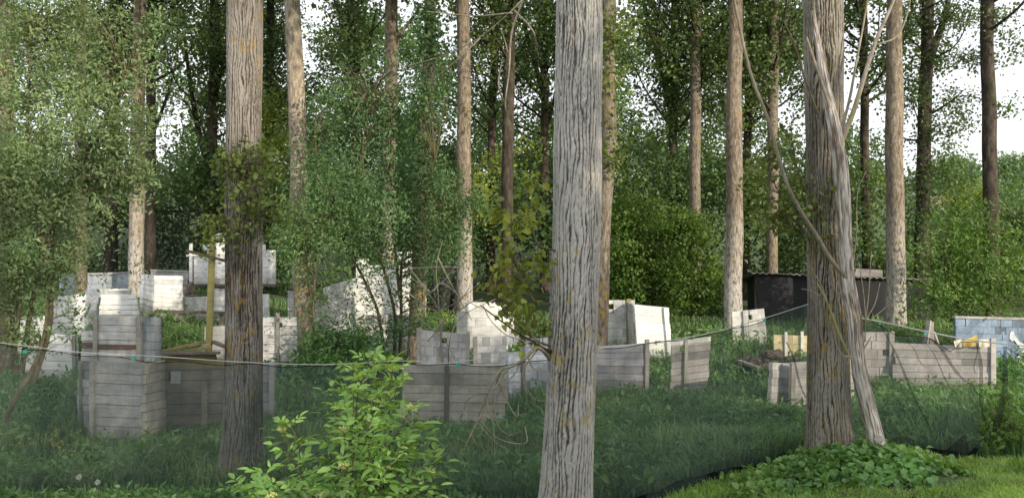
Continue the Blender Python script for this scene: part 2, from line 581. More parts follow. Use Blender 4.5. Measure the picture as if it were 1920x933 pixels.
def twigs(mb, stems, cc, frac=.4, r0=.012, r1=.003, maxd=3.):
    """thin curved twigs from the nearest stem point below to clump centres"""
    sp = np.concatenate(stems)
    for c in cc:
        if RNG.random() > frac:
            continue
        dd = np.linalg.norm((sp - c) * np.array([1, 1, .8]), axis=1) + np.where(sp[:, 2] > c[2] - .05, 1.5, 0)
        j = int(dd.argmin())
        if dd[j] > maxd:
            continue
        p = sp[j]
        mid = p * .5 + c * .5 + np.array([0, 0, .12 * dd[j]]) + RNG.normal(size=3) * .05 * dd[j]
        tube(mb, spline([p, mid, c], 5), [r0, r1], 4, RNG.random(), cap=False)


# ------------------------------------------------------------------ walls
def wall(name, label, cat, quad, dl, dr, rows, cols=0, t=.07, mat='greyw', posts=(), holes=(), keep=None, group=None,
         base=True, tints=None, extra=None, gap=.007, cap=None, postmat='post', db=None):
    """a free-standing wall of boards (cols=0) or blocks. quad = TL,TR,BR,BL as survey pixels, dl/dr depth of its ends."""
    (x0, y0), (x1, y1), (x2, y2), (x3, y3) = quad
    bl, br = (dl, dr) if db is None else db
    TL, TR, BR, BL = P(x0, y0, dl), P(x1, y1, dr), P(x2, y2, br), P(x3, y3, bl)
    TL0, BL0, TR0, BR0 = TL, BL, TR, BR
    nrm = np.cross(TR - TL, BL - TL)
    nrm /= np.linalg.norm(nrm)
    if nrm[1] > 0:
        nrm = -nrm      # front face looks at -y
    low = 0.0
    hgt = (np.linalg.norm(TL - BL) + np.linalg.norm(TR - BR)) / 2
    wid = (np.linalg.norm(TL - TR) + np.linalg.norm(BL - BR)) / 2
    root = thing(name, label, cat, ((BL + BR) / 2), group)

    def at(u, v, k=0.):        # v=0 top, 1 bottom
        return (TL * (1 - u) + TR * u) * (1 - v) + (BL * (1 - u) + BR * u) * v + nrm * k
    mb = MB()
    vs = np.linspace(0, 1, rows + 1)
    vs[1:-1] += RNG.uniform(-.12, .12, rows - 1) / rows
    gap = gap * .6 if cols else gap
    gu, gv = gap / wid, gap / hgt
    seg = []
    for r in range(rows):
        va, vb = vs[r], vs[r + 1]
        ed = [0., 1.]
        if cols:
            o = .5 / cols if r % 2 else 0
            ed += [min(1, max(0, (q + RNG.uniform(-.15, .15)) / cols + o)) for q in range(1, cols)]
        elif wid > 1.6 and RNG.random() < .45:
            ed.append(RNG.uniform(.3, .7))
        for (ua, ub, ha, hb) in holes:
            if ha < vb and hb > va:
                ed += [ua, ub]
        ed = sorted(set(ed))
        for ua, ub in zip(ed[:-1], ed[1:]):
            if ub - ua < .015:
                continue
            um, vm = (ua + ub) / 2, (va + vb) / 2
            if keep and not keep(um, vm):
                continue
            hit = [q for q in holes if q[0] <= um <= q[1] and va < q[3] - 1e-6 and vb > q[2] + 1e-6]
            if hit:
                ha, hb = hit[0][2:]
                if ha - va > .02:
                    seg.append((r, ua, ub, va, ha))
                if vb - hb > .02:
                    seg.append((r, ua, ub, hb, vb))
                continue
            seg.append((r, ua, ub, va, vb))
    for r, ua, ub, va, vb in seg:
        k = RNG.uniform(-.011, .011)
        e = .5 * gv + RNG.uniform(0, .3) * gv
        ju, jv = RNG.uniform(-.004, .004, 4), RNG.uniform(-.006, .006, 4) / max(rows, 1) * 2
        eu = gu * .5 if cols else 0
        vb2 = vb - e
        if base and r == rows - 1 and vb > .99:
            vb2 = vb + .28 / hgt
        jt = RNG.uniform(-.022, .022, 2) if not cols else (0, 0)
        ua2 = ua + (jt[0] if ua < .01 else 0)
        ub2 = ub + (jt[1] if ub > .99 else 0)
        c = [at(ua2 + eu, vb2, k + t / 2), at(ub2 - eu, vb2, k + t / 2), at(ub2 - eu, vb2, k - t / 2), at(ua2 + eu, vb2, k - t / 2),
             at(ua2 + eu + ju[0] * .3, va + e + jv[0], k + t / 2), at(ub2 - eu + ju[1] * .3, va + e + jv[1], k + t / 2), at(ub2 - eu, va + e + jv[1], k - t / 2), at(ua2 + eu, va + e + jv[0], k - t / 2)]
        tint = (RNG.uniform(.45, .95) if RNG.random() > .12 else RNG.uniform(.0, .3)) if tints is None or tints.get(r) is None else tints[r]
        hexa(mb, np.array(c), tint)
    # dark backing a little behind the joints, so that gaps read as shadow and not as the field behind
    body = 'block_work' if cols else 'board_panel'
    mb.build(body, M[mat], root)
    for (u, ext, w) in posts:
        pm = MB()
        a, b_ = at(u, 1 + .25 / hgt if base else 1, t / 2 + .028), at(u, -ext / hgt, t / 2 + .028)
        bar(pm, a, b_, w, .05, RNG.uniform(.4, .9), up=nrm)
        pm.build('post', M[postmat], root)
    if cap:
        cm = MB()
        a, b_ = at(-.01, -.025 / hgt), at(1.01, -.025 / hgt)
        bar(cm, a, b_, t + .06, .045, .6)
        cm.build('coping', M[cap], root)
    if extra:
        extra(root, at)
    return root, at


def sub_box(root, name, at, u0, u1, v0, v1, k0, k1, mat, a=.5):
    mb = MB()
    c = [at(u0, v1, k1), at(u1, v1, k1), at(u1, v1, k0), at(u0, v1, k0), at(u0, v0, k1), at(u1, v0, k1), at(u1, v0, k0), at(u0, v0, k0)]
    hexa(mb, np.array(c), a)
    return mb.build(name, M[mat], root)

# ------------------------------------------------------------------ the board and block shelters, left to right
WG = 'board and block shelters on the field'


def W(label, *a, **k):
    nm = k.pop('name', 'barrier_wall')
    return wall(nm, label, k.pop('cat', 'wall'), *a, group=k.pop('group', WG), **k)


# back row on the left
W('blue grey wall with flat cap at the back left, behind the bright lit trunk', ((112, 516), (262, 512), (262, 566), (112, 566)), 24.6, 24.6, 3, 4, mat='blue', cap='greyw')
W('low grey roofed wall behind the tilted bright panel at far left', ((284, 508), (352, 510), (352, 560), (284, 560)), 24.4, 24.4, 4, mat='greyw', cap='greyw')
W('white block wall behind the willow with rough top edge', ((88, 553), (160, 551), (160, 668), (88, 668)), 18.5, 18.5, 9, 4, mat='clean')
W('blue grey side wall standing right of the white willow wall', ((161, 553), (187, 555), (188, 668), (161, 668)), 18.5, 19.3, 8, mat='blue')
W('pale block wall at the far left edge behind the willow stems', ((-40, 598), (84, 592), (86, 690), (-40, 690)), 18.0, 18.0, 7, 5, mat='clean')
W('pale board wall low on the left, half behind the net', ((40, 622), (144, 628), (145, 726), (36, 728)), 16.6, 16.6, 6, mat='clean', posts=[(.98, 0, .07)])
W('white striped wall of broad boards tapering upward, above the grey wall with a brown plank', ((193, 551), (256, 552), (262, 610), (184, 610)), 19.0, 19.0, 6, mat='clean', gap=.012)
W('small white board laid flat on top of the tapering striped wall', ((204, 544), (246, 543), (246, 551.5), (204, 551.5)), 19.05, 19.05, 1, mat='clean', base=False)
W('narrow pale blue wall leaning beside the bright tilted panel', ((267, 513), (289, 516), (284, 588), (264, 580)), 19.6, 20.4, 7, mat='blue', db=(19.3, 20.1))
W('bright white tilted panel right of the lit trunk at left', ((289, 516), (343, 517), (342, 592), (284, 590)), 20.3, 20.4, 9, mat='clean', gap=.006)

W('white wall tucked between the lit trunk and the tapering striped wall, topmost of the left pile', ((160, 541), (240, 541), (240, 600), (160, 600)), 21.5, 21.5, 4, 5, mat='clean')
# grey wall with one brown plank
_t = {5: None}
r_, at_ = W('grey board wall with one reddish brown plank across it', ((182, 591), (264, 593), (265, 745), (182, 745)), 16.0, 16.0, 10, mat='white',
            posts=[(.0, .02, .08), (.985, .02, .08)], name='board_wall')
sub_box(r_, 'brown_plank', at_, .03, .96, .345, .405, .036, .052, 'brownplank')
r_, at_ = W('blue grey return wall right of the brown plank wall', ((266, 593), (300, 595), (299, 745), (266, 745)), 16.02, 16.9, 10, mat='blue', posts=[(.9, .02, .07)])
sub_box(r_, 'brown_plank', at_, .05, .8, .08, .14, .036, .05, 'brownplank')
r_, at_ = W('short grey wall extending left from the brown plank wall', ((155, 620), (180, 620), (180, 745), (152, 745)), 16.02, 16.02, 7, mat='white')
sub_box(r_, 'brown_plank', at_, .0, 1., .17, .25, .036, .05, 'brownplank')

# low walls right of the bright panel
W('low pale block wall between the bright panel and the tall white tower', ((346, 557), (396, 555), (396, 612), (346, 612)), 21.0, 21.0, 4, 5, mat='block', posts=[(.0, .05, .06)])
r = thing('wooden_beam', 'long dark beam lying level across two low walls left of the mossy trunk', 'beam', (P(292, 584, 19.6) + P(424, 586, 19.6)) / 2)
mb = MB()
bar(mb, P(292, 583, 19.6), P(424, 586, 19.6), .12, .06, .4)
mb.build('plank', M['dark'], r)
mb = MB()
for px in (340, 415):
    bar(mb, P(px, 588, 19.7), P(px + 1, 624, 19.7), .09, .09, .8)
    mb.build('support', M['post'], r)
    mb = MB()
W('grey block wall under the long dark beam', ((300, 592), (420, 590), (420, 640), (300, 640)), 20.5, 20.5, 4, 8, mat='warmgrey')

# the tall white tower
KT = lambda u, v: not ((u < .12 and v < .40) or (u < .24 and v < .19) or (u > .89 and v < .32) or (u > .80 and v < .13) or (.45 < u < .62 and v < .1 and False))
r_, at_ = W('tall white stepped block tower half hidden behind the mossy trunk', ((364, 437), (517, 437), (517, 532), (364, 532)), 22, 22, 9, 9, mat='clean', keep=KT, base=False, name='tower_wall', gap=.006,
            holes=[(.22, .34, .12, .19)])
sub_box(r_, 'floor_slab', at_, -.02, 1.0, 1.0, 1.05, -.5, .1, 'dark')
mb = MB()
bar(mb, at_(-.03, .2, .05), at_(-.03, 1.25, .05), .07, .07, .8)
mb.build('post', M['clean'], r_)
mb = MB()
bar(mb, at_(-.08, .44, .08), at_(.12, .42, .08), .05, .05, .8)
mb.build('handrail', M['clean'], r_)
W('white block storey under the stepped tower beside the mossy trunk', ((398, 540), (504, 541), (506, 640), (398, 640)), 22.05, 22.05, 9, 7, mat='clean', gap=.006,
  keep=lambda u, v: not (u > .86 and v < .12))
mb = MB()
r = thing('plank_stair', 'dark plank stair in the gap left of the tall white tower', 'stair', P(350, 566, 21.6))
for i in range(3):
    bar(mb, P(340 - i * 2, 536 + i * 10, 21.6 - .2 * i), P(368, 535 + i * 10, 21.6 - .2 * i), .25, .05, .5)
    mb.build('tread', M['dark'], r)
    mb = MB()
bar(mb, P(346, 560, 21.2), P(362, 532, 21.5), .08, .2, .3)
mb.build('stringer', M['dark'], r)

# leaning algae-green post with its crossbar, and the lean-to under it
r = thing('leaning_post', 'tall algae green post with slanting crossbar left of the mossy trunk', 'post', P(392, 690, 13.4))
mb = MB()
bar(mb, P(386, 822, 13.35), P(399, 435, 13.6), .085, .085, .7)
mb.build('post', M['postgreen'], r)
mb = MB()
bar(mb, P(350, 470, 13.45), P(424, 489, 13.5), .05, .045, .4)
mb.build('crossbar', M['twig'], r)
r = thing('lean_to', 'mossy yellow wooden lean-to roof over the front left shelter', 'lean-to', P(350, 690, 13.2))
for k, (a, b_, w) in enumerate([((304, 659, 13.0), (388, 640, 13.5), .12), ((312, 665, 12.9), (396, 650, 13.3), .1), ((303, 662, 12.9), (412, 661, 12.9), .08), ((398, 640, 13.5), (424, 650, 13.3), .08)]):
    mb = MB()
    bar(mb, P(*a), P(*b_), w, .04, .5)
    mb.build('rafter', M['ochre' if k < 2 else 'postdark'], r)
mb = MB()
hexa(mb, np.array([P(310, 674, 12.95), P(408, 674, 12.95), P(408, 674, 13.05), P(310, 674, 13.05), P(318, 664, 12.95), P(404, 660, 12.95), P(404, 660, 13.05), P(318, 664, 13.05)]), .4)
mb.build('fascia', M['ochre'], r)

# front left shelter
r_, at_ = W('grey board front of the shelter left of the mossy trunk, behind the net', ((176, 676), (270, 680), (266, 842), (176, 838)), 12.5, 12.3, 8, mat='greyw', posts=[(.03, .0, .07)], name='board_wall')
W('narrow grey board return left of the front shelter, behind the net', ((150, 676), (174, 676), (174, 790), (150, 786)), 13.4, 12.6, 7, mat='greyw', posts=[(.4, 0, .06)])
W('yellowish board end wall turning inward beside the grey shelter front', ((271, 684), (309, 674), (307, 836), (267, 843)), 12.28, 13.0, 9, mat='tan')
r_, at_ = W('dark inner board wall of the front left shelter with a small pale window patch', ((309, 674), (424, 672), (424, 832), (308, 836)), 13.02, 13.0, 8, mat='dark', posts=[(.68, -.35, .09)], postmat='postdark', tints={1: .9, 2: .8})
sub_box(r_, 'window_patch', at_, .12, .28, .13, .27, .036, .05, 'greyw', .6)
sub_box(r_, 'window_shade_patch', at_, .085, .115, .13, .24, .036, .052, 'hole')  # solid dark box painting the shade inside the small window
sub_box(r_, 'mossy_board', at_, .0, 1., .0, .1, .036, .05, 'ochre')
W('blue grey wall with a pale post just right of the mossy trunk', ((424, 684), (516, 680), (514, 806), (424, 812)), 13.1, 13.2, 7, mat='purple', posts=[(.95, .03, .08)])
W('mossy low ochre plank wall behind the front left shelter', ((186, 680), (252, 684), (252, 700), (186, 700)), 14.2, 14.2, 1, mat='ochre', base=True)

# right of the mossy trunk
W('white board wall with post and dark slots right of the mossy trunk', ((487, 594), (558, 594), (558, 742), (486, 742)), 17, 17, 9, mat='white', posts=[(.5, .1, .07)],
  holes=[(.42, .60, .07, .13)])
W('grey block stub in the shade left of the mossy trunk', ((384, 612), (430, 610), (430, 700), (384, 700)), 16.5, 16.5, 6, 3, mat='greyw')
W('white block wall behind the green willow, low stepped part', ((590, 545), (668, 520), (668, 660), (590, 660)), 20.5, 21, 8, 5, mat='block', keep=lambda u, v: not (u < .3 and v < .2))
KC = lambda u, v: not (v < .19 and (.12 < u < .3 or .42 < u < .72)) and not (v < .06 and u < .45)
W('stepped white block tower with gaps at its top, behind the green willow', ((668, 472), (772, 472), (772, 606), (668, 606)), 21.5, 21.5, 11, 7, mat='clean', keep=KC, name='tower_wall',
  holes=[(.70, .78, .54, .61)])
W('white board wall at the foot of the green willow stems', ((686, 590), (768, 590), (768, 720), (686, 720)), 18.6, 18.6, 8, 4, mat='white')
W('grey boards in shade right of the stepped white tower', ((773, 515), (797, 520), (797, 606), (773, 606)), 21.6, 22.5, 7, mat='greyw')

W('white block stub between two trunks left of the green willow', ((540, 545), (598, 548), (598, 660), (540, 660)), 20.2, 20.2, 8, 4, mat='block', keep=lambda u, v: not (u > .6 and v < .13))
W('tilted pale slab leaning against the white tower behind the green willow', ((612, 566), (664, 556), (672, 650), (606, 652)), 19.6, 19.9, 5, mat='white')
# centre
r_, at_ = W('white block wall with a small dark window, above the tan panel', ((784, 618), (880, 626), (880, 755), (784, 755)), 15.6, 15.6, 9, 7, mat='block', posts=[(.02, .05, .08), (.98, .06, .07)],
            holes=[(.44, .57, .08, .155)])
W('white block wall with a green-lit window beside the dead twigs', ((886, 632), (992, 628), (992, 755), (886, 755)), 15.65, 15.7, 8, 6, mat='block', posts=[(.05, .02, .07)], holes=[(.60, .86, .12, .22)])
r_, at_ = W('tan panel of eight boards with a dark middle post, behind the net', ((752, 682), (950, 684), (946, 828), (753, 820)), 13.2, 13.1, 8, mat='tan', posts=[(.44, .0, .07)], postmat='postdark', name='board_wall')
KS = lambda u, v: not (v < .2 and u > .62) and not (v < .1 and u < .2)
W('white block wall at the foot of the whitish lit trunk', ((856, 566), (964, 566), (964, 690), (856, 690)), 19.2, 19.2, 8, 6, mat='clean', keep=KS)
W('bright white board wall behind the olive leaves left of the centre trunk', ((880, 566), (962, 572), (962, 612), (880, 612)), 20.0, 20.0, 4, mat='clean')
W('blue grey block wall just left of the centre trunk', ((984, 636), (1064, 628), (1064, 770), (984, 752)), 15.4, 15.6, 8, 4, mat='blue')
W('narrow blue grey wall with dark edge between tan panel and centre trunk', ((951, 662), (976, 660), (976, 765), (951, 765)), 14.8, 15.2, 6, mat='blue', posts=[(.95, .03, .06)], postmat='postdark')
r_, at_ = W('mauve grey board panel with a pale end post right of the centre trunk', ((1112, 648), (1214, 645), (1213, 742), (1112, 734)), 15.6, 15.9, 7, mat='purple', posts=[(.965, .1, .08)], name='board_wall',
            keep=None)
KA = lambda u, v: not (v < .07 and (u < .1 or u > .9))
W('stained block wall with a dark slot and yellow posts behind the mauve panel', ((1128, 562), (1190, 562), (1190, 668), (1128, 668)), 19, 19, 8, 3, mat='block', keep=KA,
  posts=[(.04, .02, .09), (.80, .03, .09)], holes=[(.16, .36, .07, .16)], postmat='postgreen')
r_, at_ = W('glaring white plain panel leaning beside the slotted block wall', ((1187, 570), (1252, 576), (1261, 676), (1194, 680)), 18.4, 18.4, 6, mat='clean', posts=[(.06, .0, .06), (.9, .0, .06)], gap=.004, postmat='clean', name='board_wall')
W('pale end wall turned sideways between slotted wall and glaring panel', ((1178, 566), (1188, 570), (1194, 670), (1182, 668)), 18.9, 18.45, 6, mat='greyw')
r_, at_ = W('pinkish grey board panel with green window slot standing alone in the grass', ((1258, 640), (1331, 632), (1326, 732), (1257, 742)), 15.8, 15.8, 8, mat='warmgrey', posts=[(.38, .0, .06)],
            holes=[(.22, .36, .10, .20)], tints={0: .95}, name='board_wall')
sub_box(r_, 'top_board', at_, -.01, 1.01, -.02, .07, .036, .055, 'white', .8)
W('white block wall with a square hole in front of the right lit trunk', ((1372, 584), (1432, 578), (1440, 662), (1374, 664)), 20, 20, 8, 4, mat='block', posts=[(.36, .0, .06)], holes=[(.50, .60, .11, .22)],
  keep=lambda u, v: not (u < .1 and v < .07))
r_, at_ = W('low yellow painted block wall with three stubs on top', ((1450, 627), (1522, 629), (1522, 690), (1450, 690)), 18.6, 18.6, 4, 4, mat='yellow', posts=[(.30, .08, .06), (.72, .10, .06)], postmat='clean')
# narrow v-shaped shelter at the right tree
W('left leaf of the narrow grey block shelter beside the right tree, with dark inner side', ((1446, 679), (1480, 680), (1478, 776), (1440, 776)), 14.2, 14.9, 7, 2, mat='greyw')
W('right leaf of the narrow grey block shelter behind the right tree', ((1482, 679), (1598, 672), (1600, 770), (1480, 780)), 14.3, 14.6, 7, 4, mat='greyw', posts=[(.01, .0, .08)])
# right hand walls
r_, at_ = W('sunlit warm block wall behind the pale dead trunk', ((1592, 622), (1672, 622), (1672, 738), (1592, 738)), 16.0, 16.0, 7, 3, mat='warmgrey', posts=[(.96, .02, .10)], tints={0: .98, 1: .95}, name='block_wall')
sub_box(r_, 'hole_shade_patch', at_, .78, .90, .28, .37, .036, .05, 'hole')  # dark box on the block face, painted shade of the window hole
KR = lambda u, v: not (v < .055 and .12 < u < .22) and not (v < .10 and .36 < u < .70)
r_, at_ = W('long leaning grey board wall with diagonal net folds in front, at right', ((1674, 628), (1862, 638), (1862, 734), (1676, 738)), 16.0, 15.8, 8, mat='warmgrey', keep=KR, posts=[(.985, .04, .09)], name='board_wall', db=(15.7, 15.6))


def graffiti(root, at):
    def poly(name, pts, mat):
        mb = MB()
        v = [at(u - .19, v_, .05) for u, v_ in pts]
        v.append(np.mean(v, axis=0))
        n = len(pts)
        mb.add(np.array(v), [(i, (i + 1) % n, n) for i in range(n)], .5)
        mb.build(name, M[mat], root)
    poly('bone_mark', [(.78, .27), (.80, .22), (.825, .24), (.835, .31), (.90, .46), (.935, .47), (.945, .52), (.915, .57), (.885, .54), (.83, .41), (.80, .42), (.775, .37)], 'paint_white')
    poly('bone_mark', [(.80, .84), (.83, .80), (.90, .66), (.93, .60), (.96, .57), (.98, .61), (.96, .66), (.92, .74), (.85, .90), (.82, .95), (.795, .92)], 'paint_white')
    poly('red_mark', [(.945, .42), (.975, .38), (.985, .48), (.96, .55), (.94, .50)], 'paint_red')


W('blue painted block wall with white bone-shaped paint marks at the right edge', ((1790, 596), (1960, 600), (1960, 694), (1790, 692)), 18.4, 18.6, 7, 8, mat='bluepaint', extra=graffiti, name='painted_wall',
  keep=lambda u, v: not (.30 < u < .5 and v < .08 and False), cap='greyw')

# cloths lying on the long wall
for nm, lab, pts, mt in (('cloth', 'yellow stained cloth hanging over the top of the long right wall', [(1804, 640), (1832, 627), (1834, 648), (1808, 650)], 'cloth_yellow'),
                         ('cloth', 'small cream cloth beside the yellow one on the long right wall', [(1836, 636), (1854, 635), (1857, 650), (1836, 650)], 'cloth_white'),
                         ('cloth', 'cream corner of cloth left of the yellow one on the long right wall', [(1788, 639), (1803, 635), (1807, 649), (1792, 652)], 'cloth_white')):
    mb = MB()
    q = [P(x, y, 15.62) for x, y in pts]
    n = 7
    uu, vv = np.meshgrid(np.linspace(0, 1, n), np.linspace(0, 1, n))
    uu, vv = uu.ravel(), vv.ravel()
    v = (q[0] * (1 - uu)[:, None] + q[1] * uu[:, None]) * (1 - vv)[:, None] + (q[3] * (1 - uu)[:, None] + q[2] * uu[:, None]) * vv[:, None]
    v[:, 1] += .03 * np.sin(uu * 9) * vv
    _, f = grid_mesh(np.arange(n), np.arange(n), lambda a, b: a * 0)
    mb.add(v, f)
    o = mb.build(nm, M[mt], smooth=True, origin=q[3])
    tag(o, lab, 'cloth')

# prop sticks behind the long wall
r = thing('prop_sticks', 'three crossed pale sticks standing up behind the long right wall', 'sticks', P(1745, 660, 17))
for a, b_ in (((1733, 662), (1742, 600)), ((1748, 662), (1746, 603)), ((1764, 660), (1750, 622))):
    mb = MB()
    bar(mb, P(*a, 17), P(*b_, 17.1), .09, .05, .6)
    mb.build('stick', M['post'], r)

# woodpile: every log a thing
for i in range(54):
    u = RNG.uniform(0, 1)
    lvl = RNG.uniform(0, 1) * (1 - abs(u - .38) * 1.4)
    px, py, d = 1392 + 122 * u, 694 - 34 * max(0, lvl), 17.6 + RNG.uniform(-.4, .5)
    c = P(px, py, d)
    an = RNG.uniform(-.6, .6)
    ln = RNG.uniform(.22, .5)
    v = np.array([math.cos(an), RNG.uniform(-.4, .4), math.sin(an) * .6]) * ln / 2
    mb = MB()
    tube(mb, np.array([c - v, c, c + v]), [RNG.uniform(.06, .11)] * 3, 7, RNG.random())
    tag(mb.build('log', M['log'], origin=c), 'dark weathered log lying in the heap before the yellow block wall', 'log', 'logs in the dark heap')
mb = MB()
bar(mb, P(1386, 676, 17.0), P(1424, 690, 16.6), .12, .05, .6)
tag(mb.build('plank', M['post'], origin=P(1405, 684, 16.8)), 'pale loose plank lying in the grass left of the log heap', 'plank')

# black tarp shelter at the back right
r = thing('tarp_shelter', 'black tarpaulin shelter with corrugated roof edge at the back right', 'shelter', P(1580, 605, 24))


def drape(parent, name, p0, p1, p2, p3, mat, n=40, m=14, amp=.07, freq=23.):
    uu, vv = np.meshgrid(np.linspace(0, 1, n), np.linspace(0, 1, m))
    u, v = uu.ravel()[:, None], vv.ravel()[:, None]
    q = (p0 * (1 - u) + p1 * u) * (1 - v) + (p3 * (1 - u) + p2 * u) * v
    q[:, 1] += (amp * np.sin(u * freq + 2 * v + np.sin(u * 7)) * (.2 + v)).ravel()
    _, f = grid_mesh(np.arange(n), np.arange(m), lambda a, b: a * 0)
    mb = MB()
    mb.add(q, f)
    return mb.build(name, M[mat], parent, smooth=True)


drape(r, 'front_tarp', P(1414, 512, 24), P(1742, 524, 24), P(1752, 612, 23.9), P(1428, 612, 23.9), 'tarp')
drape(r, 'side_tarp', P(1414, 512, 24), P(1400, 520, 26.5), P(1402, 606, 26.5), P(1428, 612, 23.95), 'tarp', n=16)
mb = MB()
nn = 60
us = np.linspace(0, 1, nn)
e0 = np.array([P(1408, 510, 23.8) * (1 - u) + P(1748, 523, 23.8) * u for u in us])
e1 = e0 + np.array([0, 2.6, -.42])
e0[:, 2] += .03 * np.cos(us * 2 * math.pi * 28)
e1[:, 2] += .03 * np.cos(us * 2 * math.pi * 28)
v = np.concatenate([e0, e1, e0 - np.array([0, 0, .03]), e1 - np.array([0, 0, .03])])
i = np.arange(nn - 1)
mb.add(v, np.concatenate([np.stack([i, i + 1, i + nn + 1, i + nn], 1), np.stack([i, i + 1, i + 2 * nn + 1, i + 2 * nn], 1), np.stack([i + 2 * nn, i + 2 * nn + 1, i + 3 * nn + 1, i + 3 * nn], 1)]))
mb.build('roof_sheet', M['sheet'], r)
for px in (1418, 1560, 1738):
    mb = MB()
    bar(mb, P(px, 620, 24.15), P(px, 512 + (px - 1418) * .035, 24.15), .09, .09)
    mb.build('post', M['postdark'], r)
mb = MB()
hexa(mb, np.array([P(1600, 522, 24.6), P(1655, 522, 24.6), P(1655, 522, 25.6), P(1600, 522, 25.6), P(1606, 503, 24.9), P(1655, 506, 24.9), P(1655, 506, 25.6), P(1606, 503, 25.6)]))
mb.build('roof_board', M['sheet'], r)

r = thing('hanging_tarp', 'black tarpaulin strung up behind the dead twigs, left of the whitish trunk', 'tarpaulin', P(815, 605, 24))
drape(r, 'sheet', P(806, 498, 24), P(872, 500, 24), P(874, 602, 23.9), P(792, 602, 23.9), 'tarp', amp=.1)
for a in (806, 872):
    mb = MB()
    bar(mb, P(a, 608, 24.05), P(a, 494, 24.05), .07, .07)
    mb.build('post', M['postdark'], r)
r = thing('hanging_net', 'black net strung between trunks behind the left walls', 'net', P(330, 560, 27))
drape(r, 'mesh', P(60, 396, 27), P(430, 393, 27), P(430, 562, 27), P(60, 556, 27), 'netblack', amp=.06)
mb = MB()
tube(mb, spline([P(60, 395, 26.95), P(250, 397, 26.95), P(430, 392, 26.95)], 16), [.012, .012], 5)
mb.build('top_rope', M['nethem'], r)

# ------------------------------------------------------------------ the long green net in front
NET = [(-260, 9.5, 625), (-60, 9.7, 636), (0, 9.8, 643), (60, 9.85, 656), (150, 9.95, 664), (300, 10.1, 678), (450, 10.25, 683), (600, 9.85, 688), (750, 9.4, 679), (830, 9.15, 684), (950, 8.95, 685), (1030, 8.85, 672),
       (1100, 8.9, 655), (1140, 8.95, 652), (1215, 9.2, 645), (1290, 9.5, 634), (1340, 9.7, 625), (1430, 10.1, 601), (1510, 10.5, 572), (1560, 10.62, 588), (1640, 10.6, 604), (1680, 10.5, 628), (1720, 10.4, 630), (1745, 10.32, 634), (1786, 10.2, 661), (1800, 10.17, 640), (1836, 10.1, 640)]
NB_ = [(-260, None), (1180, None), (1250, 936), (1330, 912), (1400, 891), (1460, 874), (1520, 862), (1600, 857), (1700, 857), (1790, 868), (1815, 864), (1836, 838)]
npx = np.array([q[0] for q in NET], float)
nd = np.array([q[1] for q in NET])
nty = np.array([q[2] for q in NET], float)


def net_depth(px):
    return float(np.interp(px, npx, nd))


r = thing('shade_net', 'long dark green see-through shade net strung across the foreground', 'net', G(700, net_depth(700)))
nu, nv = 420, 26
pu = np.concatenate([np.linspace(-260, 1836, nu)])
top = np.array([P(p, np.interp(p, npx, nty) + (2.2 * math.sin(p * .05) if p < 1500 else 0), net_depth(p)) for p in pu])
bot = []
for p in pu:
    d = net_depth(p)
    g = G(p, d)
    if p > 1180:
        yy = np.interp(p, [q[0] for q in NB_[2:]], [q[1] for q in NB_[2:]])
        q = P(p, yy, d)
        q[2] = max(q[2], g[2] + .01)
        if p < 1250:
            k = (p - 1180) / 70
            q[2] = g[2] * (1 - k) + P(1250, 936, d)[2] * k
    else:
        q = g + np.array([0, 0, -.03])
    bot.append(q)
bot = np.array(bot)
vs = np.linspace(0, 1, nv)
gridp = top[None] * (1 - vs)[:, None, None] + bot[None] * vs[:, None, None]
gridp[:, :, 1] += .05 * np.sin(pu * .021 + 3 * vs[:, None]) * vs[:, None] + .02 * np.sin(pu * .09 + 1.5 * vs[:, None])
_, f = grid_mesh(np.arange(nu), np.arange(nv), lambda a, b: a * 0)
mb = MB()
mb.add(gridp.reshape(-1, 3), f)
mb.build('mesh', M['net'], r, smooth=True)
# hems
mb = MB()
tube(mb, top[::2] + np.array([0, -.004, 0]), [.0045, .0045], 5)
mb.build('top_hem', M['nethem'], r)
for wd, k in ((.07, 0),):
    mb = MB()
    sel = pu > 1150
    b2 = bot[sel]
    u2 = np.array([0, -.03, .0])
    hh = np.interp(pu[sel], [1150, 1250, 1330, 1420, 1560, 1700, 1780, 1836], [.02, .13, .13, .07, .04, .06, .14, .05])
    a_ = b2 + u2
    c_ = b2 + u2 + np.stack([0 * hh, .02 + 0 * hh, hh + .015 * np.sin(pu[sel] * .07)], 1)
    n = len(b2)
    i = np.arange(n - 1)
    mb.add(np.concatenate([a_, c_]), np.stack([i, i + 1, i + n + 1, i + n], 1))
    mb.build('bottom_hem', M['nethem'], r)


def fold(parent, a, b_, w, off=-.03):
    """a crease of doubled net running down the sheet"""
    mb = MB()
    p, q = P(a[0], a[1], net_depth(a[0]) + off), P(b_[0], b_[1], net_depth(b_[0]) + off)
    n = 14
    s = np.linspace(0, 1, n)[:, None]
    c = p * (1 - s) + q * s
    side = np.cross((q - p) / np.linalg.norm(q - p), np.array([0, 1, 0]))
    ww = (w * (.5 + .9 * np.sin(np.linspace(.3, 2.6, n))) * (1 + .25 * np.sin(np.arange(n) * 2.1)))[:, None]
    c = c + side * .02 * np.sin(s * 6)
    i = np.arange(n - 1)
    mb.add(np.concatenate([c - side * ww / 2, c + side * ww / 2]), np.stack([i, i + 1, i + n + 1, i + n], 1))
    mb.build('fold', M['netfold'], parent)


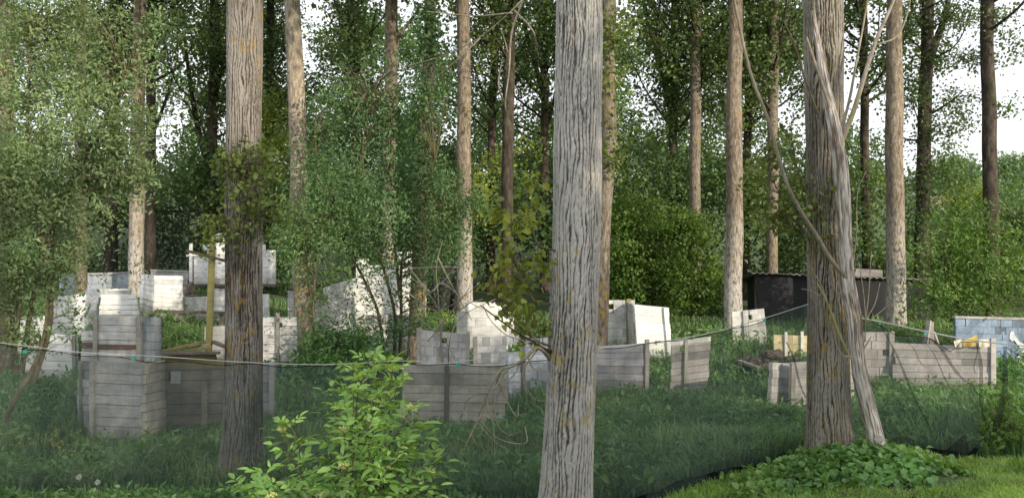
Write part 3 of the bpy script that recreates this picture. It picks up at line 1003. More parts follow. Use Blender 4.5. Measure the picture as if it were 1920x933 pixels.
for a, b_, w in (((1652, 612), (1742, 795), .022), ((1744, 634), (1812, 715), .030), ((1734, 640), (1790, 735), .014), ((1812, 716), (1842, 742), .018), ((1474, 640), (1512, 745), .02),
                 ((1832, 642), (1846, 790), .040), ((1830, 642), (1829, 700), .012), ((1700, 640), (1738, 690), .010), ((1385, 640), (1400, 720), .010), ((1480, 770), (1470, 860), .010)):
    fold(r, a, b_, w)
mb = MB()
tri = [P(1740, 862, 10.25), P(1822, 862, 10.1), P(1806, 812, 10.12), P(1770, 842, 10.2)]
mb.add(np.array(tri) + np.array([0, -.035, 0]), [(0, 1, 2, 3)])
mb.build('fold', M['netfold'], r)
r = thing('net_strip', 'narrow gathered strip of dark net hanging from the rope at the right edge', 'net', P(1880, 790, 10))
mb = MB()
pts = spline([P(1884, 648, 10.02), P(1885, 690, 10.0), P(1882, 740, 9.95), P(1868, 800, 9.9)], 14)
ww = np.interp(np.linspace(0, 1, 14), [0, .3, 1], [.025, .03, .045])[:, None] * np.array([[1, 0, 0]])
i = np.arange(13)
mb.add(np.concatenate([pts - ww, pts + ww]), np.stack([i, i + 1, i + 15, i + 14], 1))
mb.build('mesh', M['netfold'], r)
mb = MB()
pts = spline([P(1886, 650, 10.0), P(1900, 660, 10.0), P(1925, 672, 10.0)], 10)
ww = np.array([[0, 0, .012]])
i = np.arange(9)
mb.add(np.concatenate([pts - ww, pts + ww]), np.stack([i, i + 1, i + 11, i + 10], 1))
mb.build('loose_end', M['netfold'], r)

# ropes
def rope(label, pts, rad=.009):
    w = np.array([P(*q) for q in pts])
    mb = MB()
    tube(mb, spline(w, 60), [rad, rad], 5)
    return tag(mb.build('rope', M['rope'], origin=w[0]), label, 'rope')


rope('pale rope carrying the net on the left, from frame edge past the mossy trunk', [(-120, 632, 9.6), (0, 642, 9.75), (150, 660, 9.9), (300, 668, 10.05), (450, 678, 10.2), (600, 683, 9.8), (760, 676, 9.35), (830, 681, 9.1), (960, 664, 8.9), (1040, 650, 8.8)], .0048)
rope('grey rope rising from the centre trunk to the right tree', [(1100, 660, 8.85), (1140, 650, 8.92), (1240, 640, 9.35), (1340, 622, 9.68), (1430, 597, 10.08), (1515, 570, 10.45)], .006)
rope('white taut rope running right from the dead trunk to the frame edge', [(1590, 592, 10.5), (1648, 602, 10.55), (1740, 622, 10.25), (1836, 639, 10.05), (1960, 652, 9.8)], .008)

for lab, px, py, d in (('teal clip on the rope at the far left by the willow stem', 48, 657, 9.8), ('teal clip on the rope above the front left shelter', 251, 669, 9.98),
                       ('teal clip on the rope above the tan panel', 858, 681, 9.05), ('teal clip on the grey rope before the square-hole wall', 1391, 609, 9.85),
                       ('teal clip high on the grey rope left of the right tree', 1433, 599, 10.05), ('teal clip on the white rope beside the dead trunk', 1649, 605, 10.5),
                       ('pale teal clip in the middle of the white rope', 1734, 624, 10.22)):
    t = thing('rope_clip', lab, 'clip', P(px, py + 2, d), 'clips holding the net to the ropes')
    mb = MB()
    c = P(px, py, d)
    s = .022 if px > 1300 else .034
    box(mb, c + np.array([0, -.01, -s * .3]), (s * 1.6, .012, s * 1.1))
    mb.build('plate', M['clip'], t)
    mb = MB()
    th = np.linspace(0, math.pi * 1.9, 12)
    tube(mb, c + np.stack([0 * th + s * .1, s * .5 * np.cos(th), s * .5 * np.sin(th)], 1), [.005, .005], 5)
    mb.build('hook', M['clip'], t)

# ------------------------------------------------------------------ trunks
def big_trunk(parent, pts, d, bark, ztop=13.5, nseg=216, amp=.018, nr=38, seed=0., flare=1.3, name='trunk'):
    """poplar trunk in front: furrowed bark is real relief. pts: (px, py, width_px) from the bottom upward"""
    w = [P(px, py, d) for px, py, _ in pts]
    r = [wd / 2 / F * d for _, _, wd in pts]
    g = G(pts[0][0], d)
    if w[0][2] > g[2]:
        w.insert(0, g + np.array([0, 0, -.12]))
        r.insert(0, r[0] * flare)
    dv = (w[-1] - w[-2]) / (w[-1][2] - w[-2][2])
    w.append(w[-1] + dv * (ztop - w[-1][2]))
    r.append(r[-1] * .45)
    zz = np.array([q[2] for q in w])
    zs = np.concatenate([np.arange(zz[0], 6.2, .022), np.arange(6.2, ztop, .25)])
    cx, cy, rr = (np.interp(zs, zz, [q[0] for q in w]), np.interp(zs, zz, [q[1] for q in w]), np.interp(zs, zz, r))
    # ease the flare
    th = np.arange(nseg) * 2 * math.pi / nseg
    V = np.empty((len(zs), nseg, 3))
    T = np.empty((len(zs), nseg))
    nf = noise.noise
    for i, z in enumerate(zs):
        for j in range(nseg):
            ct, st = math.cos(th[j]), math.sin(th[j])
            w1 = nf((ct * 2.2 + seed, st * 2.2, z * 1.5))
            w2 = nf((ct * 5. + seed, st * 5., z * 3.6 + 7))
            w3 = nf((ct * 11. + seed, st * 11., z * 7. + 3))
            ph = nr * .5 * th[j] + 3.4 * w1 + 1.9 * w2 + .55 * w3
            depth = min(1., max(.5, .9 + 1.3 * nf((ct * 6 + 5, st * 6 + seed, z * 2.6))))
            h1 = 1 - depth * (1 - min(1., abs(math.sin(ph)) * 1.45))
            n2 = nf((ct * 13 + 9, st * 13, z * 9. + seed))
            h2 = min(1., abs(n2) * 5.5)
            n3 = nf((ct * 26, st * 26 + seed, z * 30.))
            low = nf((ct * 1.2 + seed, st * 1.2, z * .55))
            h = min(1., max(0., h1 * (.66 + .34 * h2) + .42 * n3 - .55 * max(0., low + .08)))
            lump = nf((ct * .8 + seed * 2, st * .8, z * .8))
            rad = rr[i] * (1 + .07 * lump) + amp * (h - .6)
            rad *= 1 + (.20 + .14 * math.sin(5 * th[j] + seed)) * math.exp(-max(0, z - g[2]) / .16)
            V[i, j] = (cx[i] + ct * rad, cy[i] + st * rad, z)
            T[i, j] = h
    i = np.arange(len(zs) - 1)[:, None] * nseg
    j = np.arange(nseg)[None]
    j2 = (j + 1) % nseg
    f = np.stack([i + j, i + j2, i + nseg + j2, i + nseg + j], -1).reshape(-1, 4)
    mb = MB()
    mb.add(V.reshape(-1, 3), f, T.ravel())
    return mb.build(name, bark, parent, smooth=True)


def plain_trunk(parent, pts, d, bark, ztop, nseg=16, seed=0., flare=1.25):
    w = [P(px, py, d) for px, py, _ in pts]
    r = [wd / 2 / F * d for _, _, wd in pts]
    g = G(pts[0][0], d)
    w.insert(0, np.array([w[0][0], d, min(g[2], w[0][2]) - .15]))
    r.insert(0, r[0] * flare)
    dv = (w[-1] - w[-2]) / (w[-1][2] - w[-2][2])
    w.append(w[-1] + dv * (ztop - w[-1][2]))
    r.append(r[-1] * .35)
    zz = np.array([q[2] for q in w])
    zs = np.linspace(zz[0], ztop, 46)
    cx, cy, rr = (np.interp(zs, zz, [q[0] for q in w]), np.interp(zs, zz, [q[1] for q in w]), np.interp(zs, zz, r))
    ks = np.array([noise.noise((seed, 3.1, z * .5)) for z in zs]) * .05
    cx = cx + ks
    th = np.arange(nseg) * 2 * math.pi / nseg
    nz = np.array([[noise.noise((math.cos(t) * 1.3 + seed, math.sin(t) * 1.3, z * .9)) for t in th] for z in zs])
    rad = rr[:, None] * (1 + .10 * nz)
    V = np.stack([cx[:, None] + rad * np.cos(th), cy[:, None] + rad * np.sin(th), np.repeat(zs[:, None], nseg, 1)], -1)
    i = np.arange(len(zs) - 1)[:, None] * nseg
    j = np.arange(nseg)[None]
    j2 = (j + 1) % nseg
    f = np.stack([i + j, i + j2, i + nseg + j2, i + nseg + j], -1).reshape(-1, 4)
    mb = MB()
    mb.add(V.reshape(-1, 3), f, .5)
    o = mb.build('trunk', bark, parent, smooth=True)
    return o, lambda z: np.array([np.interp(z, zs, cx), np.interp(z, zs, cy), z])


def make_crown(H, R, n_limb, per_limb, per, L, Wd, mat, sigma=.28, up=(.7, 1.5), bare=.15):
    """a poplar's crown: steep limbs, leaves in clumps along them, sky between. Returns (branch mesh, leaf mesh)"""
    bm, lm = MB(), MB()
    for i in range(n_limb):
        z0 = H * (i + RNG.uniform(0, 1)) / n_limb * .92
        az = RNG.uniform(0, 2 * math.pi)
        ln = R * RNG.uniform(.55, 1.15) * (1 - .45 * (z0 / H))
        rise = ln * RNG.uniform(*up)
        e = np.array([math.cos(az) * ln, math.sin(az) * ln, z0 + rise])
        p0 = np.array([0, 0, z0])
        mid = p0 + np.array([e[0] * .6, e[1] * .6, rise * .38]) + RNG.normal(size=3) * .12
        path = spline([p0, mid, e], 12)
        tube(bm, path, [.055 * (1 - .5 * z0 / H), .012], 5, RNG.random(), cap=False)
        for k in range(per_limb):
            t = RNG.uniform(bare, 1.0)
            q = path[int(t * 11)] + RNG.normal(size=3) * np.array([.42, .42, .38]) * (.5 + .7 * ln / R)
            n = int(per * RNG.uniform(.4, 1.6))
            tube(bm, np.array([path[int(t * 11)], q]), [.012, .005], 3, .5, cap=False)
            pts = q + RNG.normal(size=(n, 3)) * sigma * np.array([1, 1, .75])
            ct = RNG.random()
            add_leaves(lm, pts, L, Wd, np.clip(.5 * ct + .5 * RNG.random(n), 0, 1), .3, .3)
    return bm.mesh('branches', M['twig_dark']), lm.mesh('crown', mat)


CROWN = {
    'far': [make_crown(10, 2.6, 26, 14, 32, .135, .108, M['poplar_far'], .27) for _ in range(4)],
    'sparse': [make_crown(10, 1.9, 16, 7, 18, .115, .09, M['poplar_far'], .26, up=(.4, 1.2)) for _ in range(2)],
    'near': [make_crown(8, 2.6, 20, 10, 26, .15, .12, M['poplar'], .30) for _ in range(2)],
}


def put_crown(root, at_z, kind, zc, scale=1.):
    bm, lm = CROWN[kind][int(RNG.integers(len(CROWN[kind])))]
    loc = at_z(zc) - np.array(root.location)
    rz = RNG.uniform(0, 6.28)
    for nm, me in (('branches', bm), ('crown', lm)):
        o = bpy.data.objects.new(nm, me)
        o.parent = root
        o.location = loc
        o.rotation_euler = (0, 0, rz)
        o.scale = (scale,) * 3
        C.objects.link(o)


def limb(root, pts, rad, mat='bark_far', name='limb', n=7, k=16):
    mb = MB()
    tube(mb, spline(np.array(pts), k), rad, n, .5)
    return mb.build(name, M[mat], root, smooth=True)


# --- the three big poplars in front
t1 = thing('poplar_tree', 'thick mossy grey-brown poplar in front of the left shelter, with leafy shoots on its trunk', 'tree', G(455, 11))
big_trunk(t1, [(452, 885, 76), (456, 800, 69), (458, 600, 66), (456, 300, 64), (459, 0, 62)], 11.0, M['bark_brown'], seed=2.)
t2 = thing('poplar_tree', 'tallest pale poplar with deep furrowed whitish bark at the centre front', 'tree', G(1060, 8.2))
big_trunk(t2, [(1058, 960, 98), (1062, 900, 95), (1072, 700, 91), (1080, 450, 90), (1083, 280, 90), (1086, 0, 83)], 8.2, M['bark_pale'], seed=7.)
t3 = thing('poplar_tree', 'thick brown-grey poplar at right front rising out of the ivy beside the dead trunk', 'tree', G(1558, 10))
big_trunk(t3, [(1558, 850, 84), (1555, 780, 76), (1551, 560, 69), (1547, 300, 67), (1544, 0, 68)], 10.0, M['bark_moss'], seed=13.)
for t, px, d in ((t1, 459, 11), (t2, 1089, 8.2), (t3, 1543, 10)):
    base = P(px, 0, d)
    put_crown(t, lambda z: np.array([base[0], base[1], z]), 'near', 9.6 if d < 10.5 else 7.6, 1.0)

# unseen poplars added behind the viewer to keep the low sun off the foreground
for k, (x, y, zc, scl) in enumerate([(7.2, -4.5, 4.2, .9), (9.6, -3.6, 3.2, .95), (11.9, -4.6, 3.4, .95), (14.2, -3.8, 3.0, .95), (16.6, -4.6, 3.2, .95), (19., -3.9, 3.4, .9), (12.5, -1.5, 3.0, .7)]):
    t = thing('poplar_tree', 'added unseen shade poplar behind the viewer, number %s to the right' % ('one two three four five six seven'.split()[k]), 'tree', (x, y, float(gz(x, y))), 'unseen poplars added for shade behind the viewer')
    mb = MB()
    zg = float(gz(x, y))
    tube(mb, np.array([(x, y, zg - .1), (x + .05, y, zg + 3), (x, y, zc + 6.5 * scl)]), [.26, .2, .06], 14)
    mb.build('trunk', M['bark_mid'], t, smooth=True)
    put_crown(t, lambda z: np.array([x, y, z]), 'near', zc, scl)

# leafy shoots on the left trunk
mb, tb = MB(), MB()
bl = blobs_px([(466, 410, 10.75, 80, 60, .4), (440, 340, 10.75, 60, 70, .35), (400, 440, 10.75, 40, 40, .3), (497, 330, 10.8, 30, 50, .3), (428, 300, 10.7, 22, 34, .25), (478, 290, 10.75, 36, 30, .3), (500, 395, 10.8, 30, 26, .25), (405, 425, 10.8, 26, 24, .25), (470, 350, 10.6, 40, 70, .25)])
cc = foliage(mb, bl, 150, 8, .085, .075, .060, up=.5, droop=.3)
stem = [spline([P(458, 480, 10.9), P(456, 380, 10.8), P(458, 260, 10.8)], 20)]
twigs(tb, stem, cc, .6, .008, .003)
o = tb.build('shoots', M['twig'], t1)
mb.build('leaves', M['shoot'], o)
o['label'] = 'olive leafy shoots sprouting around the mossy trunk'

# round-leaved branch left of the centre trunk
mb, tb = MB(), MB()
bl = blobs_px([(962, 425, 8.1, 34, 62, .25), (990, 410, 8.1, 26, 50, .25), (968, 500, 8.1, 50, 46, .3), (1005, 505, 8.05, 30, 46, .25), (948, 540, 8.1, 44, 30, .25), (975, 580, 8.1, 48, 36, .3), (1008, 592, 8.05, 24, 30, .2), (985, 625, 8.1, 34, 20, .2), (930, 400, 8.15, 16, 40, .2), (1000, 350, 8.1, 18, 30, .15)])
cc = foliage(mb, bl, 96, 5, .055, .080, .075, up=.6, droop=.3, fine=True)
stem = [spline([P(1040, 650, 8.15), P(1010, 640, 8.05), P(960, 600, 8.05), P(930, 560, 8.1)], 16), spline([P(1040, 570, 8.15), P(1000, 560, 8.05), P(965, 480, 8.05), P(958, 370, 8.1)], 20), spline([P(1040, 470, 8.1), P(1005, 450, 8.0), P(985, 360, 8.1)], 14)]
for s in stem:
    tube(tb, s, [.012, .004], 5)
twigs(tb, stem, cc, .8, .005, .002)
o = tb.build('side_branch', M['twig'], t2)
mb.build('leaves', M['olive'], o)
# its bare, dead drooping branch
mb = MB()
main = spline([P(1034, 676, 8.15), P(1020, 658, 8.0), P(1005, 652, 7.95), P(985, 672, 7.95), P(962, 685, 7.95), P(942, 692, 7.95), P(926, 712, 7.95), P(912, 745, 8.0), P(905, 775, 8.0)], 40)
tube(mb, main, [.026, .020, .014, .010, .006], 7)
for pts in ([(958, 686), (932, 720), (905, 760), (898, 790), (915, 815)], [(975, 680), (965, 700), (945, 722), (930, 745), (925, 760)], [(940, 692), (925, 740), (930, 790), (955, 815), (980, 805)],
            [(925, 715), (905, 760), (908, 800), (930, 830), (955, 842)], [(905, 770), (880, 820), (870, 850), (850, 842), (835, 815)], [(912, 748), (925, 800), (928, 850)],
            [(1000, 655), (985, 640), (950, 628), (920, 600), (905, 570)], [(1010, 652), (980, 700), (1000, 745), (1025, 752)], [(990, 670), (1000, 690), (1018, 690)], [(930, 708), (955, 760), (970, 780), (972, 756)],
            [(900, 788), (935, 822), (985, 830), (985, 800)], [(884, 812), (895, 838)], [(918, 735), (890, 740), (870, 760), (880, 785)], [(1015, 655), (1000, 630), (990, 610)]):
    tube(mb, spline([P(x, y, 7.97 + RNG.uniform(-.12, .12)) for x, y in pts], 18), [.007, .0032], 4)
o = mb.build('dead_branch', M['twig_pale'], t2, smooth=True)
o['label'] = 'bare drooping dead branch left of the trunk'
limb(t2, [P(1040, 660, 8.15), P(1022, 655, 8.0), P(1000, 640, 7.95), P(965, 620, 7.95), P(900, 572, 8.0)], [.024, .018, .010, .006], 'twig_dark', 'branch')
# long thin bare branches at the top, left of the centre trunk
mb = MB()
for pts in ([(1050, -60), (985, -5), (960, 20), (900, 70), (830, 105), (740, 130)], [(985, -10), (960, 60), (955, 130), (948, 200), (962, 230)], [(960, 25), (890, 30), (800, 22)], [(948, 130), (952, 100), (942, 60)],
            [(900, 72), (860, 110), (800, 160)], [(965, 20), (1000, 60), (1010, 110)], [(948, 200), (935, 160), (940, 120)], [(735, 132), (690, 170), (660, 220)]):
    tube(mb, spline([P(x, y, 8.4 + RNG.uniform(-.3, .4)) for x, y in pts], 24), [.012, .004], 4)
mb.build('bare_branches', M['twig_pale'], t2, smooth=True)

# shoots and leafy branch of the right tree
mb, tb = MB(), MB()
bl = blobs_px([(1440, 290, 9.8, 38, 42, .3), (1475, 330, 9.8, 40, 50, .3), (1420, 340, 9.8, 24, 40, .25), (1470, 400, 9.8, 46, 46, .3), (1510, 395, 9.75, 40, 40, .25), (1520, 440, 9.7, 40, 30, .2), (1440, 400, 9.8, 30, 40, .2), (1480, 250, 9.8, 24, 40, .2), (1560, 350, 9.65, 20, 30, .1)])
cc = foliage(mb, bl, 105, 8, .07, .066, .056, up=.5, droop=.3)
stem = [spline([P(1550, 500, 9.9), P(1500, 420, 9.75), P(1450, 340, 9.8), P(1430, 260, 9.8)], 24), spline([P(1550, 430, 9.9), P(1500, 330, 9.75), P(1480, 230, 9.8)], 18)]
for s in stem:
    tube(tb, s, [.014, .004], 5)
twigs(tb, stem, cc, .8, .006, .002)
o = tb.build('side_branch', M['twig'], t3)
mb.build('leaves', M['shoot'], o)

# --- the dead leaning trunk
td = thing('dead_tree', 'pale stripped dead trunk leaning against the right front poplar, with bare forked limbs', 'tree', G(1648, 9.7))
dp = [(1650, 862, 9.75, 40), (1638, 800, 9.72, 34), (1613, 700, 9.62, 29), (1602, 600, 9.58, 30), (1588, 520, 9.55, 32), (1584, 430, 9.52, 27), (1578, 330, 9.52, 30), (1566, 250, 9.52, 27), (1550, 170, 9.55, 20), (1534, 80, 9.6, 14), (1524, 20, 9.62, 9)]
w = spline([P(*q[:3]) for q in dp], 330)
w[0][2] -= .1
rr = np.interp(np.linspace(0, 1, 330), np.linspace(0, 1, len(dp)), [q[3] * .88 / 2 / F * q[2] for q in dp])
mb = MB()
th = np.arange(64) * 2 * math.pi / 64
V = np.empty((330, 64, 3))
T = np.empty((330, 64))
for i in range(330):
    for j in range(64):
        c, s = math.cos(th[j]), math.sin(th[j])
        n1 = noise.noise((c * 2.2, s * 2.2, w[i][2] * 1.1 + 5))
        n2 = noise.noise((c * 1.0 + 4, s * 1.0, w[i][2] * 2.2))
        n3 = noise.noise((c * 5, s * 5, w[i][2] * 1.4))
        rd = rr[i] * (1 + .05 * noise.noise((c * 11, s * 11, w[i][2] * 5)) + .05 * noise.noise((3, 1, w[i][2] * 6)) + .12 * n1 + .10 * n2 + .06 * n3)
        V[i, j] = w[i] + np.array([c * rd, s * rd, 0])
        n4 = noise.noise((c * 10, s * 10, w[i][2] * 4.5))
        n5 = noise.noise((c * 1.6 + 8, s * 1.6, w[i][2] * .9))
        T[i, j] = np.clip(.46 + .35 * n3 + .7 * n4 + .45 * n5 + .6 * noise.noise((c * 20, s * 20, w[i][2] * 9)), 0, 1)
ii = np.arange(329)[:, None] * 64
jj = np.arange(64)[None]
mb.add(V.reshape(-1, 3), np.stack([ii + jj, ii + (jj + 1) % 64, ii + 64 + (jj + 1) % 64, ii + 64 + jj], -1).reshape(-1, 4), T.ravel())
mb.build('trunk', M['dead'], td, smooth=True)


def dl(pts, rad, mat, name='limb', k=22, n=7):
    return limb(td, [P(x, y, d) for x, y, d in pts], rad, mat, name, n, k)


dl([(1588, 520, 9.5), (1560, 490, 9.45), (1530, 440, 9.4), (1495, 385, 9.35), (1470, 330, 9.35), (1440, 225, 9.35), (1405, 130, 9.4), (1372, -20, 9.5)], [.032, .026, .024, .022, .020, .016], 'twig_pale')
dl([(1574, 275, 9.5), (1600, 210, 9.5), (1625, 130, 9.5), (1645, 70, 9.55), (1672, 10, 9.6), (1690, -40, 9.6)], [.034, .028, .024, .020, .016], 'twig_pale')
dl([(1573, 260, 9.55), (1592, 190, 9.6), (1605, 120, 9.6), (1620, 40, 9.65), (1632, -30, 9.7)], [.020, .016, .012, .010], 'twig_pale')
dl([(1640, 85, 9.55), (1680, 70, 9.55), (1700, 30, 9.6), (1712, -30, 9.6)], [.014, .010, .007], 'twig_pale')
dl([(1556, 200, 9.45), (1535, 140, 9.45), (1512, 70, 9.5)], [.022, .018, .014], 'twig_pale')
dl([(1536, 220, 9.45), (1510, 150, 9.4), (1490, 85, 9.4), (1470, 40, 9.4)], [.014, .011, .007], 'twig')
dl([(1592, 668, 9.45), (1575, 630, 9.4), (1552, 570, 9.35), (1532, 530, 9.35)], [.018, .015, .010], 'postgreen')
dl([(1552, 570, 9.35), (1540, 535, 9.35), (1520, 500, 9.35), (1508, 470, 9.35)], [.008, .006, .003], 'twig_pale', 'shoot')
dl([(1540, 555, 9.35), (1520, 545, 9.33), (1503, 541, 9.33)], [.007, .005, .004], 'twig_pale', 'shoot')
dl([(1598, 670, 9.42), (1575, 660, 9.4), (1560, 610, 9.38), (1555, 570, 9.38)], [.008, .006, .004], 'twig_pale', 'shoot')
for pts in ([(1622, 640), (1622, 585), (1618, 540), (1610, 490)], [(1622, 600), (1628, 560), (1632, 500), (1634, 470)], [(1622, 600), (1640, 570), (1650, 530)], [(1624, 605), (1650, 585), (1664, 572)], [(1624, 610), (1636, 608)], [(1616, 660), (1628, 640), (1634, 630)],
            [(1610, 600), (1600, 500), (1606, 440), (1608, 360), (1625, 320)]):
    dl([(x, y, 9.65) for x, y in pts], [.008, .004], 'twig_pale', 'shoot', 12, 5)
mb = MB()
tube(mb, np.array([P(1648, 822, 9.55), P(1647, 822, 9.5)]), [.05, .045], 12)
mb.build('sawn_stub', M['tan'], td)

# ------------------------------------------------------------------ poplars of the middle and back rows
ROW = 'poplars standing among and behind the shelters'
LF = 'bark_foot'
LB, LM, LW = 'bark_far', 'bark_mid', 'bark_white'
TREES = [
    # label, pts bottom->top (px, py, w), depth, bark, crown kind, crown z, top z
    ('warm brown poplar cut by the left edge of the photo behind the willow', [(6, 600, 40), (5, 300, 38), (6, 0, 36)], 17, LM, 'near', 7.6),
    ('thin grey poplar seen through the left willow, its foot among blue walls', [(152, 552, 21), (150, 300, 20), (156, 0, 19)], 23.5, LM, 'far', 9.5),
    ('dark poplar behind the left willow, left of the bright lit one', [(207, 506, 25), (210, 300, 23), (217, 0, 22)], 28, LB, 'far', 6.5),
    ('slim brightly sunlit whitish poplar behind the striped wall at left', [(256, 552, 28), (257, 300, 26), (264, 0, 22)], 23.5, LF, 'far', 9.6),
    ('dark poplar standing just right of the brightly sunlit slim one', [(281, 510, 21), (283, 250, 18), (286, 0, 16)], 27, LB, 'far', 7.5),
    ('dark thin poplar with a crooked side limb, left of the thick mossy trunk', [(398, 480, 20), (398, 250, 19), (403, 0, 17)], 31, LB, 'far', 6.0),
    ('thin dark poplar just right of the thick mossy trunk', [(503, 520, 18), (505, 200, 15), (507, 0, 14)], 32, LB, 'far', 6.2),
    ('warm lit poplar with peeling bark rising from the green willow', [(570, 690, 34), (562, 400, 34), (556, 200, 32), (548, 0, 29)], 18, LW, 'near', 8.2),
    ('thin dark poplar above the green willow, left of the grey-brown one', [(668, 480, 17), (665, 200, 15), (658, 0, 14)], 33, LB, 'far', 6.5),
    ('grey-brown poplar rising behind the middle of the green willow', [(727, 560, 25), (730, 300, 25), (735, 0, 23)], 24, LF, 'far', 9.6),
    ('ivy-covered leaning poplar whose grey foot stands by the tan panel', [(778, 695, 34), (786, 500, 29), (800, 200, 24), (807, 0, 22)], 18, LM, 'near', 8.4),
    ('slim orange-brown poplar with whitened foot behind the white centre wall', [(872, 602, 29), (871, 300, 26), (868, 0, 24)], 22.5, LF, 'far', 9.4),
    ('very thin dark poplar right of the slim orange-brown one', [(920, 500, 17), (924, 200, 15), (930, 0, 14)], 33, LB, 'far', 6.8),
    ('dark poplar between the very thin one and the pale centre trunk', [(950, 520, 22), (952, 300, 22), (957, 0, 21)], 26, LB, 'far', 8.2),
    ('thin dark forked poplar just left of the pale centre trunk', [(1022, 460, 16), (1021, 250, 14), (1020, 0, 12)], 33, LB, 'far', 6.6),
    ('dark poplar leaning out from behind the pale centre trunk on its right', [(1118, 750, 36), (1128, 560, 30), (1141, 250, 27), (1142, 0, 25)], 15.8, 'bark_mid', 'near', 7.4),
    ('thin ivy-clad poplar left of a similar pair over the round bush', [(1262, 480, 18), (1262, 250, 16), (1266, 0, 15)], 31, LB, 'far', 6.0),
    ('brown poplar rising straight out of the round dense bush', [(1303, 480, 22), (1303, 250, 20), (1305, 0, 19)], 28, LM, 'far', 8.0),
    ('sunlit brown poplar with bluish side, behind the square-hole wall', [(1375, 616, 34), (1375, 300, 30), (1379, 0, 25)], 22, LF, 'far', 9.5),
    ('thin dark poplar behind the sunlit one with the bluish side', [(1398, 500, 17), (1402, 250, 15), (1407, 0, 14)], 32, LB, 'far', 6.6),
    ('brown poplar standing behind the black tarp shelter, left of the front right tree', [(1447, 520, 21), (1449, 300, 20), (1452, 0, 18)], 28, LM, 'far', 6.8),
    ('thin dark poplar seen between the dead trunk and its forked limb', [(1626, 520, 18), (1621, 300, 16), (1618, 0, 14)], 30, LB, 'far', 7.4),
    ('straight orange-brown poplar right of the dead trunk before the tarp shelter', [(1680, 616, 36), (1678, 300, 31), (1678, 0, 27)], 22, LF, 'sparse', 9.8),
    ('dark forked poplar against the open sky at right', [(1728, 520, 26), (1732, 300, 25), (1740, 0, 21)], 27, LB, 'sparse', 5.4),
    ('bare dark straight poplar nearest the right edge', [(1860, 520, 27), (1857, 300, 25), (1850, 0, 23)], 25, LB, 'sparse', 9.0),
]
TOBJ = {}
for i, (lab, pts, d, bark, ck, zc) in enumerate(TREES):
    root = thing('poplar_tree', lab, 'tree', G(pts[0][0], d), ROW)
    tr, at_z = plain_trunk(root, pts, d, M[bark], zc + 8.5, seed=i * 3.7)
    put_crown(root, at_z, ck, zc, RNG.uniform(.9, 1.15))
    TOBJ[i] = (root, at_z, d)


def L_(i, pts, rad, mat='bark_far'):
    root, _, d = TOBJ[i]
    limb(root, [P(x, y, d + .1 * k) for k, (x, y) in enumerate(pts)], rad, mat)


L_(5, [(397, 320), (378, 270), (362, 190), (352, 120), (345, 60)], [.14, .11, .08, .05])
L_(5, [(372, 240), (350, 195), (315, 175)], [.06, .04, .02])
L_(5, [(402, 190), (418, 120), (432, 60)], [.08, .05, .03])
L_(14, [(1020, 180), (1000, 110), (982, 40), (970, -40)], [.12, .09, .06])
L_(14, [(1022, 250), (1040, 180), (1052, 120)], [.09, .07, .05])
L_(16, [(1262, 230), (1240, 120), (1215, 40), (1200, -30)], [.13, .10, .06])
L_(16, [(1250, 150), (1230, 90), (1238, 0)], [.08, .06, .04])
L_(23, [(1736, 130), (1758, 70), (1775, 20), (1782, -50)], [.17, .12, .10, .07])
L_(23, [(1735, 60), (1712, 20), (1705, -40)], [.08, .06, .04])
L_(4, [(283, 260), (310, 190), (330, 120)], [.07, .05, .03])
L_(1, [(152, 130), (180, 70), (205, 20)], [.08, .05, .03])
L_(9, [(732, 100), (755, 60), (790, 10)], [.08, .05, .03], 'bark_mid')
L_(8, [(662, 150), (690, 90), (705, 20)], [.09, .06, .04])

# ivy sleeve on the leaning tree by the tan panel and on the thin one over the bush
for i, blist, n in ((10, [(797, 300, 17.8, 22, 60, .3), (800, 180, 17.8, 24, 70, .3), (806, 60, 17.8, 26, 70, .3)], 150), (16, [(1262, 330, 30.7, 26, 60, .4), (1262, 220, 30.7, 22, 60, .4), (1250, 140, 30.7, 30, 50, .4)], 130), (23, [(1735, 330, 26.8, 22, 70, .4), (1748, 250, 26.8, 30, 50, .4), (1775, 300, 26.8, 34, 40, .5), (1790, 235, 26.8, 30, 30, .5), (1765, 190, 26.8, 30, 30, .4), (1800, 340, 26.8, 30, 30, .4), (1715, 400, 26.8, 30, 40, .4), (1700, 40, 26.8, 30, 40, .5), (1790, 30, 26.8, 50, 30, .6), (1830, 110, 26.8, 40, 24, .5), (1770, 110, 26.8, 36, 30, .5), (1710, 180, 26.8, 26, 40, .5), (1810, 190, 26.8, 30, 24, .5)], 400),
                     (24, [(1870, 30, 25, 30, 40, .5), (1885, 200, 25, 24, 18, .4), (1895, 330, 25, 20, 30, .4), (1835, 230, 25, 20, 20, .4), (1895, 90, 25, 24, 30, .4)], 60), (15, [(1140, 150, 15.6, 24, 90, .25), (1150, 60, 15.6, 30, 50, .3), (1150, 290, 15.6, 26, 50, .3)], 46)):
    mb = MB()
    foliage(mb, blobs_px(blist), n, 16, .16, .10, .08, up=.4, droop=.4)
    mb.build('trunk_foliage', M['willow_deep' if i in (10,) else 'shoot' if i == 15 else 'poplar_far'], TOBJ[i][0])

